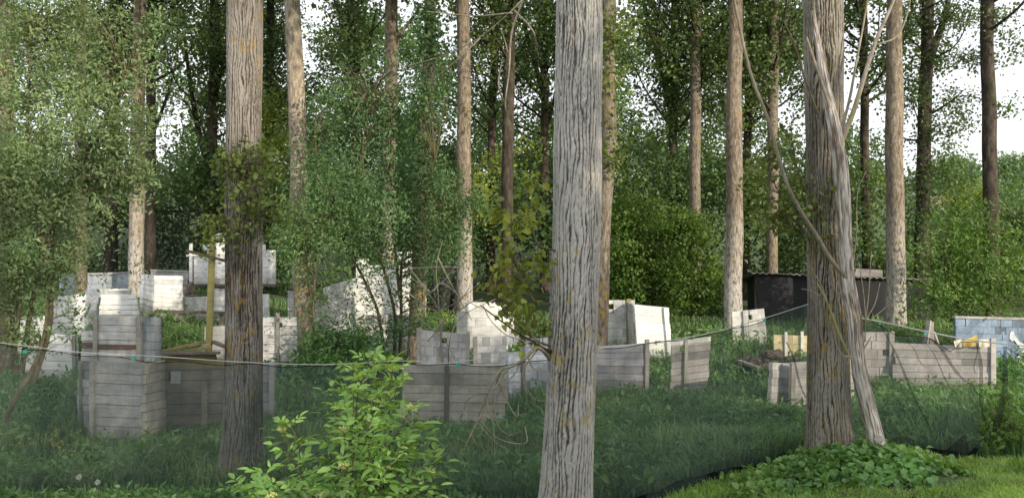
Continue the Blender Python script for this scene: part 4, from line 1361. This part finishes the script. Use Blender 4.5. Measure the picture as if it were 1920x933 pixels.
# ------------------------------------------------------------------ willows and bushes
def bush(name, label, cat, foot, blobs, n, per, sigma, L, Wd, mat, stems=(), srad=.03, stemmat='twig', tw=.4, group=None, sparse=None, **kw):
    root = thing(name, label, cat, foot, group)
    mb, tb = MB(), MB()
    bl = blobs_px(blobs)
    cc = foliage(mb, bl, n, per, sigma, L, Wd, **kw)
    if sparse:
        cc = np.concatenate([cc, foliage(mb, blobs_px(sparse[0]), sparse[1], sparse[2], sigma * 1.1, L, Wd, shell=.33)])
    st = []
    for s in stems:
        pts = [P(*q) for q in s]
        p = spline(pts, 30)
        st.append(p)
        m2 = MB()
        tube(m2, p, [srad, srad * .75, srad * .35], 8, .5)
        m2.build('stem', M[stemmat], root, smooth=True)
    if st:
        twigs(tb, st, cc, tw, .011, .003, 2.2)
        tb.build('twigs', M[stemmat], root)
    mb.build('crown', M[mat], root)
    return root


bush('willow', 'grey-green goat willow filling the left edge of the photo', 'tree', G(55, 13),
     [(50, 60, 13, 120, 100), (150, 40, 13, 100, 90), (40, 190, 13, 110, 80), (150, 160, 12.6, 90, 80), (215, 230, 12.6, 80, 60), (80, 290, 12.6, 120, 70), (190, 310, 12.8, 90, 60), (40, 390, 12.6, 90, 70), (150, 390, 12.6, 90, 60),
      (60, 480, 12.4, 90, 60), (140, 470, 12.8, 50, 30), (25, 560, 12.4, 50, 60), (100, 535, 12.4, 40, 30), (40, 640, 12.2, 50, 36), (255, 120, 13, 40, 70), (300, 60, 13, 50, 60), (270, 330, 13, 46, 36), (150, 590, 12.4, 24, 16), (20, 300, 12.3, 70, 90), (-40, 400, 12.3, 70, 200)],
     1250, 21, .095, .088, .034, 'willow', stems=[[(40, 700, 12.4), (62, 560, 12.6), (100, 430, 12.7), (170, 270, 12.8), (235, 150, 13)], [(62, 720, 12.4), (95, 590, 12.6), (78, 430, 12.6), (52, 260, 12.8), (60, 60, 13)],
                                              [(30, 700, 12.4), (20, 520, 12.5), (30, 350, 12.5), (10, 150, 12.7)], [(8, 790, 11.4), (35, 735, 11.5), (62, 690, 11.8), (84, 620, 12.2), (92, 520, 12.5)],
                                              [(20, 690, 12.4), (34, 600, 12.4), (40, 520, 12.4)]], srad=.046, tw=.35, up=.2, droop=.0, sparse=([(70, 560, 12.4, 100, 100), (280, 250, 12.8, 90, 160), (190, 490, 12.5, 80, 50)], 190, 8))
bush('willow', 'deep green thin-stemmed willow in front of the white stepped tower, left of centre', 'tree', G(735, 17),
     [(610, 300, 16.5, 70, 60), (580, 400, 16.5, 60, 70), (660, 380, 16.5, 80, 70), (720, 300, 17, 70, 70), (770, 350, 17, 60, 70), (800, 430, 17, 60, 60), (720, 420, 16.5, 80, 70), (640, 450, 16.5, 70, 40), (560, 480, 16.5, 44, 60),
      (790, 500, 17, 40, 40), (740, 620, 16.5, 40, 24), (700, 500, 16.5, 30, 30), (800, 600, 17, 30, 30), (830, 360, 17, 50, 60), (680, 230, 17, 60, 50), (640, 200, 17, 50, 60), (850, 450, 17, 40, 60), (740, 210, 17, 40, 50), (880, 390, 17, 40, 40), (540, 430, 16.5, 34, 60)],
     1050, 17, .12, .10, .038, 'willow_deep', stems=[[(726, 700, 17), (715, 620, 17), (700, 560, 17), (640, 440, 16.7), (600, 330, 16.6), (590, 250, 16.6)], [(748, 700, 17), (752, 600, 17), (755, 480, 17), (790, 380, 17), (815, 300, 17)],
                                                  [(735, 700, 17), (740, 590, 17), (700, 430, 16.8), (680, 300, 16.9), (690, 200, 17)], [(750, 560, 17), (738, 440, 17), (722, 330, 17)], [(590, 690, 16.5), (588, 560, 16.5), (600, 450, 16.5), (625, 380, 16.5)]], srad=.036, tw=.45, up=.2, droop=.1, sparse=([(680, 560, 16.6, 150, 100), (760, 520, 16.8, 110, 120), (730, 180, 17, 150, 90)], 420, 9))
# bare tangled twigs right of the green willow
t = thing('twig_tangle', 'tangle of bare pale twigs in front of the black tarp left of centre', 'dead shrub', G(820, 15.2))
mb = MB()
for pts in ([(820, 690), (828, 600), (800, 545), (770, 520)], [(800, 640), (870, 575), (905, 560)], [(760, 545), (810, 580), (850, 570), (900, 530)], [(770, 505), (806, 547), (828, 530), (870, 560), (905, 580)], [(828, 530), (850, 505), (870, 470)],
            [(830, 690), (822, 560), (818, 500), (830, 450)], [(815, 620), (850, 580), (880, 540)], [(770, 503), (830, 500), (880, 502)], [(790, 600), (835, 640), (860, 690)], [(820, 480), (850, 540), (885, 600)], [(840, 690), (845, 630), (870, 590), (930, 560)]):
    tube(mb, spline([P(x, y, 15.2 + RNG.uniform(-.3, .3)) for x, y in pts], 16), [.014, .006], 5)
mb.build('twigs', M['twig_pale'], t)

bush('round_bush', 'dense dark green rounded bush behind the slotted wall, lit yellowish on its right', 'bush', G(1240, 25),
     [(1240, 440, 25, 90, 60, 1.2), (1215, 520, 24.7, 90, 60, 1.3), (1300, 510, 25, 56, 56, 1), (1160, 470, 25, 46, 60, 1), (1180, 400, 25.4, 60, 40, 1), (1290, 430, 25.3, 50, 40, 1), (1160, 560, 24.8, 50, 40, 1), (1260, 560, 25, 70, 36, 1), (1330, 545, 25.2, 30, 44, .7)],
     820, 26, .21, .12, .085, 'beech', stems=[[(1305, 620, 25), (1290, 540, 25.2), (1260, 440, 25.3)], [(1230, 620, 25.2), (1220, 520, 25.2), (1190, 420, 25.3)]], srad=.06, tw=.15, flat=.22, sparse=([(1240, 470, 25, 135, 115), (1180, 390, 25, 80, 60)], 150, 10), up=1.6, droop=.05, shell=.33)
bush('leafy_bush', 'mid green leafy bush over the blue painted wall at right', 'bush', G(1800, 19.5),
     [(1800, 430, 19.6, 70, 40), (1765, 480, 19.6, 60, 40), (1835, 500, 19.4, 70, 46), (1880, 460, 19.6, 50, 44), (1745, 545, 19.3, 42, 40), (1790, 570, 19.2, 50, 36), (1850, 565, 19.2, 60, 30), (1900, 540, 19.3, 44, 40), (1720, 590, 19.2, 22, 30), (1830, 400, 19.8, 40, 30)],
     420, 16, .15, .115, .055, 'bush', stems=[[(1815, 640, 19.2), (1822, 560, 19.3), (1835, 450, 19.5)], [(1812, 640, 19.2), (1790, 540, 19.3), (1770, 450, 19.5)], [(1850, 630, 19.3), (1858, 540, 19.4), (1862, 440, 19.5)], [(1750, 620, 19.2), (1750, 520, 19.4)]], srad=.03, tw=.35)
bush('sun_tinted_bush', 'yellow sunlit bush glowing behind the leafy right bush', 'bush', G(1822, 34), [(1815, 378, 34, 34, 26), (1838, 366, 34, 22, 24), (1795, 400, 34, 26, 20), (1830, 400, 34, 40, 22)], 90, 14, .2, .16, .12, 'suntinted')  # its sunlight is put into the yellow leaf colour
bush('dark_shrub', 'dark shrub below the distant roof at the right edge', 'bush', G(1900, 30), [(1900, 420, 30, 40, 30), (1930, 440, 30, 40, 40), (1880, 450, 30, 40, 30)], 150, 16, .25, .15, .10, 'thicket')
bush('low_shrub', 'low dark green shrub between the tan panel and the post wall, behind the net', 'bush', G(625, 16.4),
     [(600, 650, 16.2, 50, 30), (660, 640, 16.2, 60, 34), (620, 690, 15.6, 70, 30), (700, 670, 15.8, 40, 30)], 200, 16, .12, .10, .05, 'weed', stems=[[(640, 730, 16), (632, 690, 16), (620, 650, 16)]], srad=.015, tw=.2)
bush('nettle_patch', 'patch of leafy green weeds between the bright panel and the lean-to', 'weeds', G(340, 18), [(325, 640, 18, 30, 26), (365, 640, 18, 28, 30), (340, 670, 17.6, 40, 26)], 130, 14, .10, .09, .05, 'grass')
bush('weed_clump', 'clump of tall leafy weeds outside the net at the right edge', 'weeds', G(1870, 10.6), [(1868, 790, 10.6, 34, 40), (1890, 760, 10.7, 24, 44), (1850, 815, 10.4, 24, 24), (1880, 830, 10.3, 30, 20), (1905, 800, 10.5, 30, 40)], 70, 9, .07, .085, .05, 'bush',
     stems=[[(1872, 850, 10.5), (1870, 800, 10.5), (1866, 750, 10.5)], [(1895, 850, 10.5), (1893, 780, 10.6), (1888, 725, 10.6)]], srad=.008, tw=.5)
bush('weed_clump', 'fresh green weeds under the black tarp beside the whitish trunk', 'weeds', G(835, 22), [(835, 600, 22, 36, 16), (815, 612, 21.8, 20, 12)], 60, 14, .10, .11, .04, 'lawn')

# the big elder bush in the foreground
er = thing('elder_bush', 'bright green elder bush with compound leaves and pale buds in front of the net', 'bush', G(650, 6.8))
foot = G(652, 6.8)
tips = [(x_ + (690 - x_) * .10 if x_ > 600 or y_ < 860 else x_ + 12, y_ + 10, d_) for x_, y_, d_ in [(640, 760, 6.7), (686, 700, 6.8), (742, 688, 6.9), (660, 728, 6.6), (700, 740, 6.5), (720, 720, 6.9), (752, 712, 6.9), (640, 800, 6.4), (690, 790, 6.3), (730, 800, 6.4), (760, 780, 6.5), (790, 800, 6.7), (775, 760, 6.7), (805, 850, 6.4), (820, 880, 6.3), (780, 880, 6.2),
        (530, 790, 6.9), (510, 800, 6.9), (520, 840, 6.6), (640, 870, 6.1), (690, 860, 6.1), (730, 870, 6.1), (470, 912, 6.3), (440, 906, 6.4), (510, 900, 6.2), (545, 915, 6.1), (590, 925, 6.0), (660, 925, 6.0), (720, 920, 6.0), (770, 925, 6.0), (810, 905, 6.2),
        (800, 820, 6.6), (745, 840, 6.2), (660, 830, 6.2), (715, 690, 7.0), (670, 705, 6.9), (735, 760, 6.8), (610, 830, 6.5), (826, 860, 6.5), (545, 870, 6.4), (490, 880, 6.5), (500, 925, 6.0), (630, 910, 6.0), (690, 900, 6.0), (750, 900, 6.0),
        (655, 690, 7.0), (725, 675, 7.0), (690, 670, 7.05), (770, 820, 6.4), (620, 735, 6.9), (700, 820, 6.2)]]
sm, lm = MB(), MB()


def compound(lm, sm, p, d, L, tint, n_pair=2):
    """one pinnate leaf: rachis with leaflet pairs and an end leaflet"""
    d = d / np.linalg.norm(d)
    side = np.cross(d, (0, 0, 1.))
    side /= np.linalg.norm(side) + 1e-9
    nrm = np.cross(side, d)
    ts = np.linspace(0, 1, 5)
    rach = np.array([p + d * L * t + np.array([0, 0, -.18 * L * t * t]) for t in ts])
    tube(sm, rach, [.0026, .0015], 3, .8, cap=False)
    roll = RNG.uniform(-.5, .5)
    s2 = side * math.cos(roll) + nrm * math.sin(roll)
    base, axis, sz = [], [], []
    for k in range(n_pair):
        t = .42 + .33 * k
        b0 = p + d * L * t + np.array([0, 0, -.18 * L * t * t])
        for sg in (-1, 1):
            base.append(b0)
            axis.append(sg * s2 * .85 + d * .55 + np.array([0, 0, RNG.uniform(-.25, .15)]))
            sz.append(.85)
    base.append(rach[-1])
    axis.append(d + np.array([0, 0, -.3]))
    sz.append(1.05)
    for b0, a, s in zip(base, axis, sz):
        a = a / np.linalg.norm(a) + RNG.normal(size=3) * .10
        a /= np.linalg.norm(a)
        n0 = nrm + RNG.normal(size=3) * .25
        w = np.cross(n0, a)
        w /= np.linalg.norm(w)
        k = np.cross(a, w)
        l_, wd = (.112) * s * RNG.uniform(.7, 1.3) * L / .17, .047 * s * RNG.uniform(.85, 1.2) * L / .17
        prof = [(.0, .0), (.22, .38), (.5, .5), (.78, .30), (1., 0)]
        mid = [b0 + a * l_ * t - k * l_ * .16 * t * t for t, _ in prof]
        lf = [m + w * wd * h + k * wd * h * .35 for m, (_, h) in zip(mid[1:4], prof[1:4])]
        rt = [m - w * wd * h + k * wd * h * .35 for m, (_, h) in zip(mid[1:4], prof[1:4])]
        v = np.array(mid + lf + rt)
        tv = np.full(11, np.clip(tint + RNG.uniform(-.18, .18), 0, 1))
        tv[:5] = np.clip(tv[:5] + .12, 0, 1)
        lm.add(v, [(0, 5, 1), (0, 1, 8), (3, 7, 4), (3, 4, 10)], tv)
        lm.f.append(np.array([(1, 5, 6, 2), (2, 6, 7, 3), (1, 2, 9, 8), (2, 3, 10, 9)]) + lm.n - 11)


heads = []
for i, (x, y, d) in enumerate(tips):
    tip = P(x, y, d)
    side = np.array([(tip[0] - foot[0]) * .35, (d - 6.8) * .4, 0])
    j = P(x * .55 + 652 * .45, 900 if y > 860 else 840, d * .5 + 3.4)
    mid = np.array([foot[0] * .5 + tip[0] * .5, foot[1] * .5 + tip[1] * .5, foot[2] * .45 + tip[2] * .55 + .05])
    path = spline([foot + side * .25 + RNG.normal(size=3) * .03 * np.array([1, 1, 0]), mid, tip], 26)
    tube(sm, path, [.011, .008, .0045], 5, .3, cap=False)
    tn = RNG.uniform(.25, .9) * (.65 + .35 * np.clip((930 - y) / 230, 0, 1))
    tg = path[-1] - path[-3]
    tg /= np.linalg.norm(tg)
    a0 = RNG.uniform(0, 6.28)
    for node, k in ((25, 3), (22, 2), (18, 2), (14, 1)):
        for q in range(k):
            a = a0 + q * 2 * math.pi / k + node * .8
            out = np.array([math.cos(a), math.sin(a), 0.])
            dv = out * .9 + tg * (.75 if node == 25 else .3) + np.array([0, 0, .1])
            compound(lm, sm, path[node], dv, RNG.uniform(.13, .20) * (.85 if node == 25 else 1.), tn, 2 if RNG.random() < .75 else 1)
    if i in (2, 7, 12, 17, 19, 26, 35, 14, 41):
        heads.append(path[-1] + np.array([0, 0, .03]))
sm.build('stems', M['twig'], er)
lm.build('leaves', M['elder'], er)
for h in heads:
    hb = MB()
    for _ in range(60):
        q = h + np.clip(RNG.normal(size=3), -1.6, 1.6) * np.array([.022, .022, .010])
        s = .0075
        hb.add(q + s * np.array([(1, 0, 0), (-1, 0, 0), (0, 1, 0), (0, -1, 0), (0, 0, 1), (0, 0, -1)]), [(0, 2, 4), (2, 1, 4), (1, 3, 4), (3, 0, 4), (2, 0, 5), (1, 2, 5), (3, 1, 5), (0, 3, 5)], RNG.random())
    hb.build('flower_cluster', M['bud'], er)

# ------------------------------------------------------------------ wood and thicket behind (uncountable masses)
mb = MB()
bl = []
for px in range(-150, 2050, 52):
    dens = 1.0
    for k in range(3):
        py = RNG.uniform(300, 560) if k else RNG.uniform(320, 400)
        d = RNG.uniform(29, 36)
        if px > 1640:
            py = RNG.uniform(420, 560)
        bl.append((px + RNG.uniform(-25, 25), py, d, RNG.uniform(50, 80), RNG.uniform(40, 70)))
foliage(mb, blobs_px(bl), 6800, 15, .34, .19, .13, shell=.38)
tag(mb.build('thicket', M['thicket'], origin=G(900, 32)), 'dark leafy thicket filling the gaps between the poplar trunks', 'thicket', kind='stuff')
mb = MB()
bl = []
for px in range(-200, 2000, 48):
    for k in range(4):
        d = RNG.uniform(44, 60)
        py = RNG.uniform(40, 400)
        if px > 1560 and py < 330:
            continue
        bl.append((px + RNG.uniform(-24, 24), py, d, RNG.uniform(26, 60), RNG.uniform(30, 60)))
foliage(mb, blobs_px(bl), 5600, 15, .42, .26, .19, shell=.5)
bl = []
for px in range(380, 1640, 38):
    for k in range(2):
        bl.append((px + RNG.uniform(-20, 20), RNG.uniform(215, 350) + (30 if px > 1450 else 0), RNG.uniform(38, 52), RNG.uniform(22, 48), RNG.uniform(30, 70)))
foliage(mb, blobs_px(bl), 2600, 15, .36, .22, .16, shell=.45)
tag(mb.build('far_wood', M['thicket'], origin=G(900, 50)), 'far wood of leafy crowns behind the poplar rows with sky showing through', 'wood', kind='stuff')

# bushes low in the wood, sunlight painted into their pale leaf colour
for lab, b_ in (('yellow-green sunlit bush deep in the wood left of the centre trunk', [(985, 275, 28, 34, 18), (930, 300, 28, 36, 20), (900, 340, 28, 36, 26), (985, 330, 28, 30, 24), (890, 400, 28, 30, 40)]), ('yellow-green sunlit bush deep in the wood near the warm lit poplar', [(505, 200, 28, 20, 40), (522, 280, 28, 22, 44)])):
    bush('sunlit_bush', lab, 'bush', G(b_[0][0], b_[0][2]), b_, 120, 9, .22, .13, .10, 'suntinted')

# distant hillside
HG = 'trees on the far hillside'
for lab, px, py, d, rx, ry in (('bluish green round tree on the far hillside between the two dark right trunks', 1805, 330, 110, 34, 34), ('low hedge tree on the far hillside at the right edge', 1890, 362, 120, 40, 16), ('small tree on the skyline at the right edge', 1885, 315, 150, 14, 22), ('small tree at the far right corner of the skyline', 1912, 318, 150, 14, 26), ('dark tree on the far hillside behind the forked poplar', 1765, 335, 105, 22, 26)):
    bush('hill_tree', lab, 'tree', G(px, d), [(px, py, d, rx, ry), (px + rx * .3, py + ry * .35, d, rx * .9, ry * .7), (px - rx * .4, py + ry * .3, d, rx * .7, ry * .7)], 160, 14, .7, .6, .5, 'hill_leaf', stems=[[(px, py + ry * 2.2, d), (px, py, d)]], srad=.25, tw=0, group=HG)


def house(label, px, py_eave, d, wpx, hpx, gable):
    c = P(px, py_eave, d)
    g = float(gz(c[0], c[1]))
    root = thing('house', label, 'house', (c[0], c[1], g), 'houses below the far hillside')
    w, h = wpx / F * d, hpx / F * d
    mb = MB()
    box(mb, (c[0], c[1], (g - .5 + c[2]) / 2), (w, 6, c[2] - g + .5))
    mb.build('wall', M['render_wall'], root)
    mb = MB()
    z = c[2] + .003
    x0, x1, y0, y1 = c[0] - w / 2 - .3, c[0] + w / 2 + .3, c[1] - 3.4, c[1] + 3.4
    v = [(x0, y0, z), (x1, y0, z), (x1, y1, z), (x0, y1, z), (x0, c[1], z + h), (x1, c[1], z + h)]
    mb.add(np.array(v), [(0, 1, 5, 4), (2, 3, 4, 5)])
    mb.add(np.array(v), [(0, 4, 3), (1, 2, 5)])
    mb.build('roof', M['roof'], root)
    for k in (-.25, .25):
        mb = MB()
        box(mb, (c[0] + k * w, c[1] - 3.01, c[2] - 1.4), (.9, .06, 1.1))
        mb.build('window', M['hole'], root)
    mb = MB()
    box(mb, (c[0] + w * .3, c[1], c[2] + h + .1), (.5, .5, 1.0))
    mb.build('chimney', M['roof'], root)


house('distant house with pinkish tiled roof behind the golden bush', 1772, 386, 92, 74, 18, 0)
house('distant house with long brown roof at the right edge', 1888, 398, 92, 60, 16, 0)
house('distant white-walled house cut by the right edge', 1930, 404, 86, 34, 22, 0)

# ------------------------------------------------------------------ grass and ground cover
def net_y(px):
    return np.interp(px, npx, nd)


def blades(mb, x, y, h, w, lean=.35):
    n = len(x)
    z = gz(x, y)
    az = RNG.uniform(0, 2 * math.pi, n)
    ln = RNG.uniform(.1, 1., n) * lean
    d = np.stack([np.cos(az), np.sin(az), np.zeros(n)], 1)
    az2 = az + math.pi / 2 + RNG.uniform(-.6, .6, n)
    s = np.stack([np.cos(az2), np.sin(az2), np.zeros(n)], 1)
    b = np.stack([x, y, z - .01], 1)
    hh, ww, ll = h[:, None], w[:, None], ln[:, None]
    up = np.array([0, 0, 1.])
    m1 = b + d * hh * ll * .35 + up * hh * .55
    tp = b + d * hh * ll * 1.2 + up * hh * (1 - ll * .45)
    v = np.stack([b - s * ww / 2, b + s * ww / 2, m1 + s * ww * .42, m1 - s * ww * .42, tp], 1)
    i = np.arange(n)[:, None] * 5
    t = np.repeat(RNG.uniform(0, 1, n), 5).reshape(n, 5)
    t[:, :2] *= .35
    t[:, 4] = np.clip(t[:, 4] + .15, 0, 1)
    o = mb.n
    mb.add(v.reshape(-1, 3), i + np.array([[0, 1, 2, 3]]), t.ravel())
    mb.f.append(i + np.array([[3, 2, 4]]) + o)


def field_pts(n, d0, d1, x0=-120, x1=2040):
    d = d0 * (d1 / d0) ** RNG.uniform(0, 1, n)
    px = RNG.uniform(x0, x1, n)
    return px, d


def patch(x, y, sc, seed):
    return np.array([noise.noise((a * sc + seed, b * sc, seed)) for a, b in zip(x, y)])


mb = MB()
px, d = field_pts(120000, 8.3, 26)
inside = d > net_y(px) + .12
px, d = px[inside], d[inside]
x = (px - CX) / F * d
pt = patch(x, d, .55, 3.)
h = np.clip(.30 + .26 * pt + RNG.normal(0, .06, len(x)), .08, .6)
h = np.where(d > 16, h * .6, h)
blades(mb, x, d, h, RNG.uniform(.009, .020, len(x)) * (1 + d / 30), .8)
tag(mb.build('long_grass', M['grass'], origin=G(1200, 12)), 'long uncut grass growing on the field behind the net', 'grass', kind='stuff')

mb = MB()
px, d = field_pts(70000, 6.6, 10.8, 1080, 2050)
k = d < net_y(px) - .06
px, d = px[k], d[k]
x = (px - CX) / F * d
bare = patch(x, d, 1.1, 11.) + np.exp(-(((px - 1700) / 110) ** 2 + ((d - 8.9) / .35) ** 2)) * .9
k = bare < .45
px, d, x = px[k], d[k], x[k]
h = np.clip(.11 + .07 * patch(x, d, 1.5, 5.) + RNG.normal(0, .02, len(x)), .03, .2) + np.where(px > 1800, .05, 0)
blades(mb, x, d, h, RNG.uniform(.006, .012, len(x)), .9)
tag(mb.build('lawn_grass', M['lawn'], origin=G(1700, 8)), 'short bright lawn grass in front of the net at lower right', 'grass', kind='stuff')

# broad-leaved weeds between the grass
mb = MB()
px, d = field_pts(11000, 8.4, 21)
k = (d > net_y(px) + .2)
px, d = px[k], d[k]
x = (px - CX) / F * d
k = patch(x, d, .5, 20.) > -.22
x, d = x[k], d[k]
zt = gz(x, d)
ht = RNG.uniform(.12, .42, len(x))
idx = np.repeat(np.arange(len(x)), 9)
fr = RNG.uniform(.15, 1.05, len(idx))
pts = np.stack([x[idx] + RNG.normal(0, .035, len(idx)), d[idx] + RNG.normal(0, .035, len(idx)), zt[idx] + ht[idx] * fr], 1)
add_leaves(mb, pts, .125, .052, np.clip(.6 * RNG.random(len(x))[idx] + .4 * RNG.random(len(idx)) * fr, 0, 1), .7, .1)
tag(mb.build('broad_leaf_weeds', M['weed'], origin=G(700, 12)), 'broad-leaved weeds spread through the long grass', 'weeds', kind='stuff')

# leafy ground cover in front, low under the elder and at the lower left
mb = MB()
px, d = field_pts(2600, 6.4, 9.6, -80, 900)
x = (px - CX) / F * d
k = (patch(x, d, .7, 33.) > -.25) & (d < net_y(px) - .05)
x, d = x[k], d[k]
zt = gz(x, d)
ht = RNG.uniform(.05, .22, len(x))
idx = np.repeat(np.arange(len(x)), 8)
fr = RNG.uniform(.2, 1.05, len(idx))
pts = np.stack([x[idx] + RNG.normal(0, .04, len(idx)), d[idx] + RNG.normal(0, .04, len(idx)), zt[idx] + ht[idx] * fr], 1)
add_leaves(mb, pts, .085, .05, np.clip(RNG.random(len(idx)) * fr, 0, 1), .8, .0)
px, d = field_pts(26000, 6.4, 10, -80, 1100)
k = d < net_y(px) - .06
x = (px[k] - CX) / F * d[k]
blades(mb, x, d[k], np.clip(RNG.normal(.16, .05, len(x)), .05, .35), RNG.uniform(.006, .011, len(x)), .8)
tag(mb.build('ground_cover', M['weed'], origin=G(450, 8.5)), 'leafy ground cover and grass in front of the net at lower left', 'weeds', kind='stuff')

# ivy mound under the right tree
mb = MB()
n = 1900
px = np.concatenate([RNG.normal(1572, 84, n), RNG.uniform(1400, 1740, 500)])
d = np.concatenate([RNG.normal(9.45, .22, n), RNG.normal(9.1, .22, 500)])
k = d < net_y(px) - .02
px, d = px[k], d[k]
x = (px - CX) / F * d
hm = .18 * np.exp(-((px - 1575) / 150) ** 2) * np.exp(-((d - 9.7) / .5) ** 2) + .06
zz = gz(x, d) + hm * RNG.uniform(.15, 1.1, len(x))
idx = np.repeat(np.arange(len(x)), 3)
pts = np.stack([x, d, zz], 1)[idx] + RNG.normal(0, .03, (len(idx), 3))
add_leaves(mb, pts, .085, .080, np.clip(.25 + .6 * RNG.random(len(idx)) * np.clip((pts[:, 2] - gz(pts[:, 0], pts[:, 1])) * 4, .3, 1), 0, 1), .9, .25, fine=True)
tag(mb.build('ivy_cover', M['ivy'], origin=G(1575, 9.5)), 'mound of glossy ivy around the feet of the right tree and dead trunk', 'ivy', kind='stuff')

# a few seed heads and yellow flowers
for px, py, d in ((148, 893, 9.3), (183, 903, 9.25), (940, 500, 0)):
    if d == 0:
        continue
    g = G(px, d)
    t = P(px, py, d)
    r = thing('dandelion', 'dandelion seed head on a thin stem at lower left, %s' % ('the taller one' if px == 148 else 'right of the taller one'), 'flower', g)
    mb = MB()
    tube(mb, spline([g, (g + t) / 2 + np.array([.01, 0, 0]), t], 8), [.004, .003], 5)
    mb.build('stalk', M['twig'], r)
    mb = MB()
    q = t + rand_dirs(160) * .026
    add_leaves(mb, q, .014, .006, RNG.random(160))
    mb.build('seed_head', M['seed'], r)
mb = MB()
px = np.concatenate([RNG.normal(90, 45, 40), RNG.normal(110, 25, 14)])
d = np.concatenate([RNG.normal(11.2, .35, 40), RNG.normal(12.0, .2, 14)])
x = (px - CX) / F * d
c = np.stack([x, d, gz(x, d) + RNG.uniform(.25, .42, len(x))], 1)
idx = np.repeat(np.arange(len(x)), 5)
add_leaves(mb, c[idx] + RNG.normal(0, .006, (len(idx), 3)), .022, .018, RNG.random(len(idx)), 1.5, 0)
tag(mb.build('buttercups', M['yellow_flower'], origin=G(95, 11.3)), 'scattered small yellow flowers in the long grass at left', 'flowers', kind='stuff')
mb = MB()
px, d = field_pts(1500, 6.6, 10.2, 1050, 2000)
k = d < net_y(px) - .05
px, d = px[k], d[k]
x = (px - CX) / F * d
k = RNG.random(len(x)) < np.clip(.15 + np.exp(-(((px - 1690) / 140) ** 2 + ((d - 8.95) / .4) ** 2)), 0, 1)
x, d = x[k], d[k]
add_leaves(mb, np.stack([x, d, gz(x, d) + RNG.uniform(.015, .06, len(x))], 1), .07, .05, RNG.random(len(x)), 2.5, 0)
tag(mb.build('leaf_litter', M['log'], origin=G(1700, 8.9)), 'dry brown fallen leaves on the ground before the ivy', 'leaf litter', kind='stuff')
r = thing('fallen_stick', 'thin brown stick lying on the bare soil below the ivy at right', 'stick', G(1705, 9.0))
mb = MB()
a, b_ = G(1690, 9.0), G(1735, 8.95)
tube(mb, np.array([a + [0, 0, .03], (a + b_) / 2 + [0, 0, .05], b_ + [0, 0, .035]]), [.018, .014], 7)
mb.build('wood', M['twig'], r)

# ------------------------------------------------------------------ sun, sky, camera
EL, AZ = math.radians(19), math.radians(138)      # azimuth clockwise from +Y: sun low behind the viewer's right shoulder
sd = bpy.data.lights.new('sun', 'SUN')
sd.energy = 4.5
sd.angle = math.radians(.6)
sd.color = (1., .87, .68)
so = bpy.data.objects.new('sun', sd)
dirv = Vector((math.cos(EL) * math.sin(AZ), math.cos(EL) * math.cos(AZ), math.sin(EL)))
so.rotation_euler = dirv.to_track_quat('Z', 'Y').to_euler()
so.location = dirv * 60
C.objects.link(so)

wd = bpy.data.worlds.new('World')
bpy.context.scene.world = wd
wd.use_nodes = True
nt = wd.node_tree
nt.nodes.clear()
b = NB(nt)
sky = b.n('TexSky')
sky.sky_type = 'NISHITA'
sky.sun_disc = False
sky.sun_elevation = EL
sky.sun_rotation = AZ
sky.air_density = 1.0
sky.dust_density = 3.0
sky.ozone_density = 1.0
cl = b.noise(2.2, 5, .55, coord='Generated', stretch=(1, 1, 2.5))
c = b.mix(sky.outputs[0], (9.2, 9.3, 9.8), b.ramp(cl, [(.25, g3(.72)), (.7, g3(.95))]))
bg = b.n('Background')
bg.inputs[1].default_value = .15
b.l(c, bg.inputs[0])
wo = b.n('OutputWorld')
b.l(bg.outputs[0], wo.inputs[0])

cam = bpy.data.cameras.new('camera')
cam.sensor_width = 36
cam.lens = 36 * F / 1920
cam.shift_y = (HY - 466.5) / 1920
cam.clip_end = 2000
co = bpy.data.objects.new('camera', cam)
co.location = (0, 0, H0)
co.rotation_euler = (math.pi / 2, 0, 0)
C.objects.link(co)
sc = bpy.context.scene
sc.camera = co
sc.view_settings.view_transform = 'Standard'
sc.view_settings.look = 'None'
sc.view_settings.exposure = 0
sc.cycles.transparent_max_bounces = 12
sc.cycles.max_bounces = 6
sc.cycles.diffuse_bounces = 4
sc.cycles.transmission_bounces = 3
